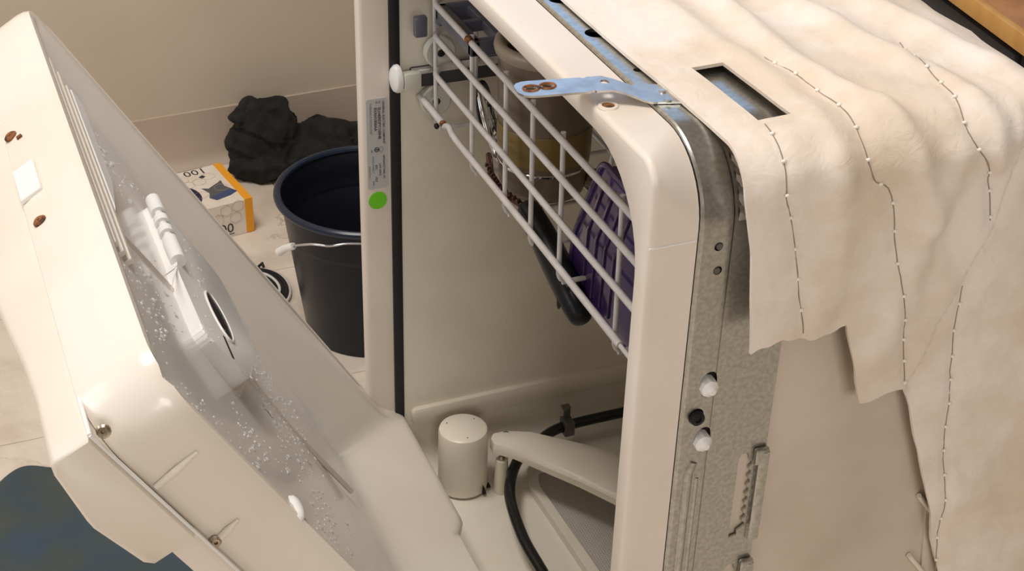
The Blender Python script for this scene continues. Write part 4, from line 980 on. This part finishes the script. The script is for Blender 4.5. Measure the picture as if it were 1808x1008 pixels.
# ================================================================== BLACK CLOTH HEAP
def blob_mesh():
    bm = bmesh.new()
    L = [((0.150, 1.645, 0.022), (0.072, 0.048, 0.032)), ((0.135, 1.652, 0.060), (0.056, 0.036, 0.045)), ((0.168, 1.650, 0.048), (0.060, 0.038, 0.040)), ((0.112, 1.650, 0.112), (0.030, 0.020, 0.011)),
         ((0.126, 1.655, 0.130), (0.022, 0.016, 0.009)), ((0.158, 1.645, 0.128), (0.032, 0.020, 0.013)), ((0.176, 1.636, 0.110), (0.016, 0.016, 0.016)), ((0.140, 1.645, 0.100), (0.040, 0.026, 0.026)), ((0.165, 1.640, 0.085), (0.036, 0.030, 0.026)),
         ((0.235, 1.645, 0.030), (0.085, 0.048, 0.034)), ((0.255, 1.655, 0.046), (0.062, 0.036, 0.036)), ((0.315, 1.652, 0.025), (0.060, 0.045, 0.040)), ((0.200, 1.648, 0.045), (0.050, 0.038, 0.026)), ((0.37, 1.65, 0.020), (0.05, 0.04, 0.025))]
    for c, s in L: bmesh.ops.create_icosphere(bm, subdivisions=3, radius=1.0, matrix=Matrix.Translation(c) @ Matrix.Diagonal((*s, 1)))
    me = bpy.data.meshes.new('tmp'); bm.to_mesh(me); bm.free()
    o = bpy.data.objects.new('tmp', me); C.objects.link(o)
    md = o.modifiers.new('r', 'REMESH'); md.mode = 'VOXEL'; md.voxel_size = 0.0030
    md2 = o.modifiers.new('s', 'SMOOTH'); md2.iterations = 14; md2.factor = 0.5
    m2 = evaluated(o); bpy.data.objects.remove(o)
    for v in m2.vertices:
        p = v.co; n = v.normal
        w_ = Vector((noise.noise(p * 12), noise.noise(p * 12 + Vector((5, 0, 0))), noise.noise(p * 12 + Vector((0, 7, 0))))) * 0.35
        f1 = (1 - abs(noise.noise(Vector((p.x * 9 + p.z * 26, p.y * 9, p.z * 10 - p.x * 12)) + w_)) * 1.6)
        f2 = (1 - abs(noise.noise(Vector((p.x * 30 - p.z * 8, p.y * 14, p.z * 9 + 4)) + w_ * 1.4)) * 1.8)
        v.co = p + n * (0.0070 * max(0, f1) ** 4 + 0.0045 * max(0, f2) ** 5 - 0.002)
        if v.co.z < 0.0005: v.co.z = 0.0005
        wy = 1.712 + 0.048 * (v.co.x + 0.07) - 0.022
        if v.co.y > wy: v.co.y = wy
    return m2
tag(link('crumpled_cloth', blob_mesh(), 'cloth', None, True, 0), 'crumpled black cloth heaped on the floor against the baseboard', 'cloth')

# ================================================================== CABLE COIL
cc = thing('cable_coil', 'small coil of black and pale grey cable on floor beside the bucket', 'cable')
def ring(r, z, wob, ph):
    return [(0.030 + (r + wob * math.sin(3 * 2 * PI * k / 48 + ph)) * math.cos(2 * PI * k / 48) * 0.98, 1.275 + (r + wob * math.cos(2 * 2 * PI * k / 48 + ph)) * math.sin(2 * PI * k / 48) * 1.15, z) for k in range(48)]
for r, z, mm, tr in ((0.056, 0.0040, 'cable_pale', 0.0026), (0.051, 0.0050, 'black_plastic', 0.0040), (0.045, 0.0050, 'black_plastic', 0.0040), (0.0395, 0.0090, 'cable_pale', 0.0023), (0.039, 0.0048, 'black_plastic', 0.0042), (0.032, 0.0048, 'black_plastic', 0.0042)):
    tube('cable_turn', ring(r, z, 0.0012, r * 100), tr, mm, cc, 8, True)
tube('cable_tie', [(0.047, 1.322, 0.002), (0.052, 1.330, 0.012), (0.060, 1.340, 0.010), (0.062, 1.343, 0.002)], 0.0025, 'heater', cc, 6)

# ================================================================== RUBBER MAT
def mat_mesh():
    bm = bmesh.new()
    out = smooth_path([(-0.405, 0.900, 0), (-0.383, 0.936, 0), (-0.352, 0.9600, 0), (-0.322, 0.950, 0), (-0.29, 0.920, 0), (-0.20, 0.78, 0), (-0.10, 0.62, 0), (-0.12, 0.46, 0), (-0.32, 0.44, 0), (-0.50, 0.55, 0), (-0.53, 0.72, 0), (-0.47, 0.85, 0)], 8, True)
    c = Vector((-0.32, 0.70, 0)); rings = []
    for t, z in ((1.0, 0.0003), (1.0, 0.008), (0.985, 0.0115), (0.96, 0.0125), (0.9, 0.012), (0.8, 0.012), (0.68, 0.012), (0.55, 0.012), (0.42, 0.012), (0.3, 0.012), (0.18, 0.012), (0.08, 0.012)):
        r = []
        for p in out:
            q = c.lerp(p, t); h = 0.0035 * noise.noise(Vector((q.x * 16, q.y * 16, 0))) if t < 0.97 else 0
            r.append(bm.verts.new((q.x, q.y, max(0.0003, z + h))))
        rings.append(r)
    for A, B in zip(rings, rings[1:]):
        n = len(A)
        for k in range(n): bm.faces.new((A[k], A[(k + 1) % n], B[(k + 1) % n], B[k]))
    bm.faces.new(rings[0][::-1]); bm.faces.new(rings[-1])
    return bm
tag(from_bm('rubber_mat', mat_mesh(), 'mat_rubber'), 'dark grey-green rubbery mat with rounded corner on the floor under the open door', 'mat')

# ================================================================== WOODEN-TOPPED CABINET
wc = thing('low_cabinet', 'low charcoal cabinet with orange-brown wooden top and paler wood edge behind the blanket', 'cabinet')
cmx = Matrix.Translation((0.955, 0.88, 0)) @ Matrix.Rotation(math.radians(-6.5), 4, 'Z')
box('wooden_top', (0.012, -0.75, 0.478), (0.55, 0.45, 0.503), 'wood_top', wc, 0.002, 2, cmx)
box('edge_strip', (0.0, -0.75, 0.478), (0.013, 0.45, 0.504), 'wood_edge', wc, 0.002, 2, cmx)
box('cabinet_body', (0.03, -0.72, 0.0), (0.53, 0.42, 0.479), 'charcoal', wc, 0.003, 2, cmx)
for y in (-0.66, -0.08): box('cabinet_door', (0.018, y, 0.05), (0.031, y + 0.52, 0.46), 'charcoal', wc, 0.003, 2, cmx)
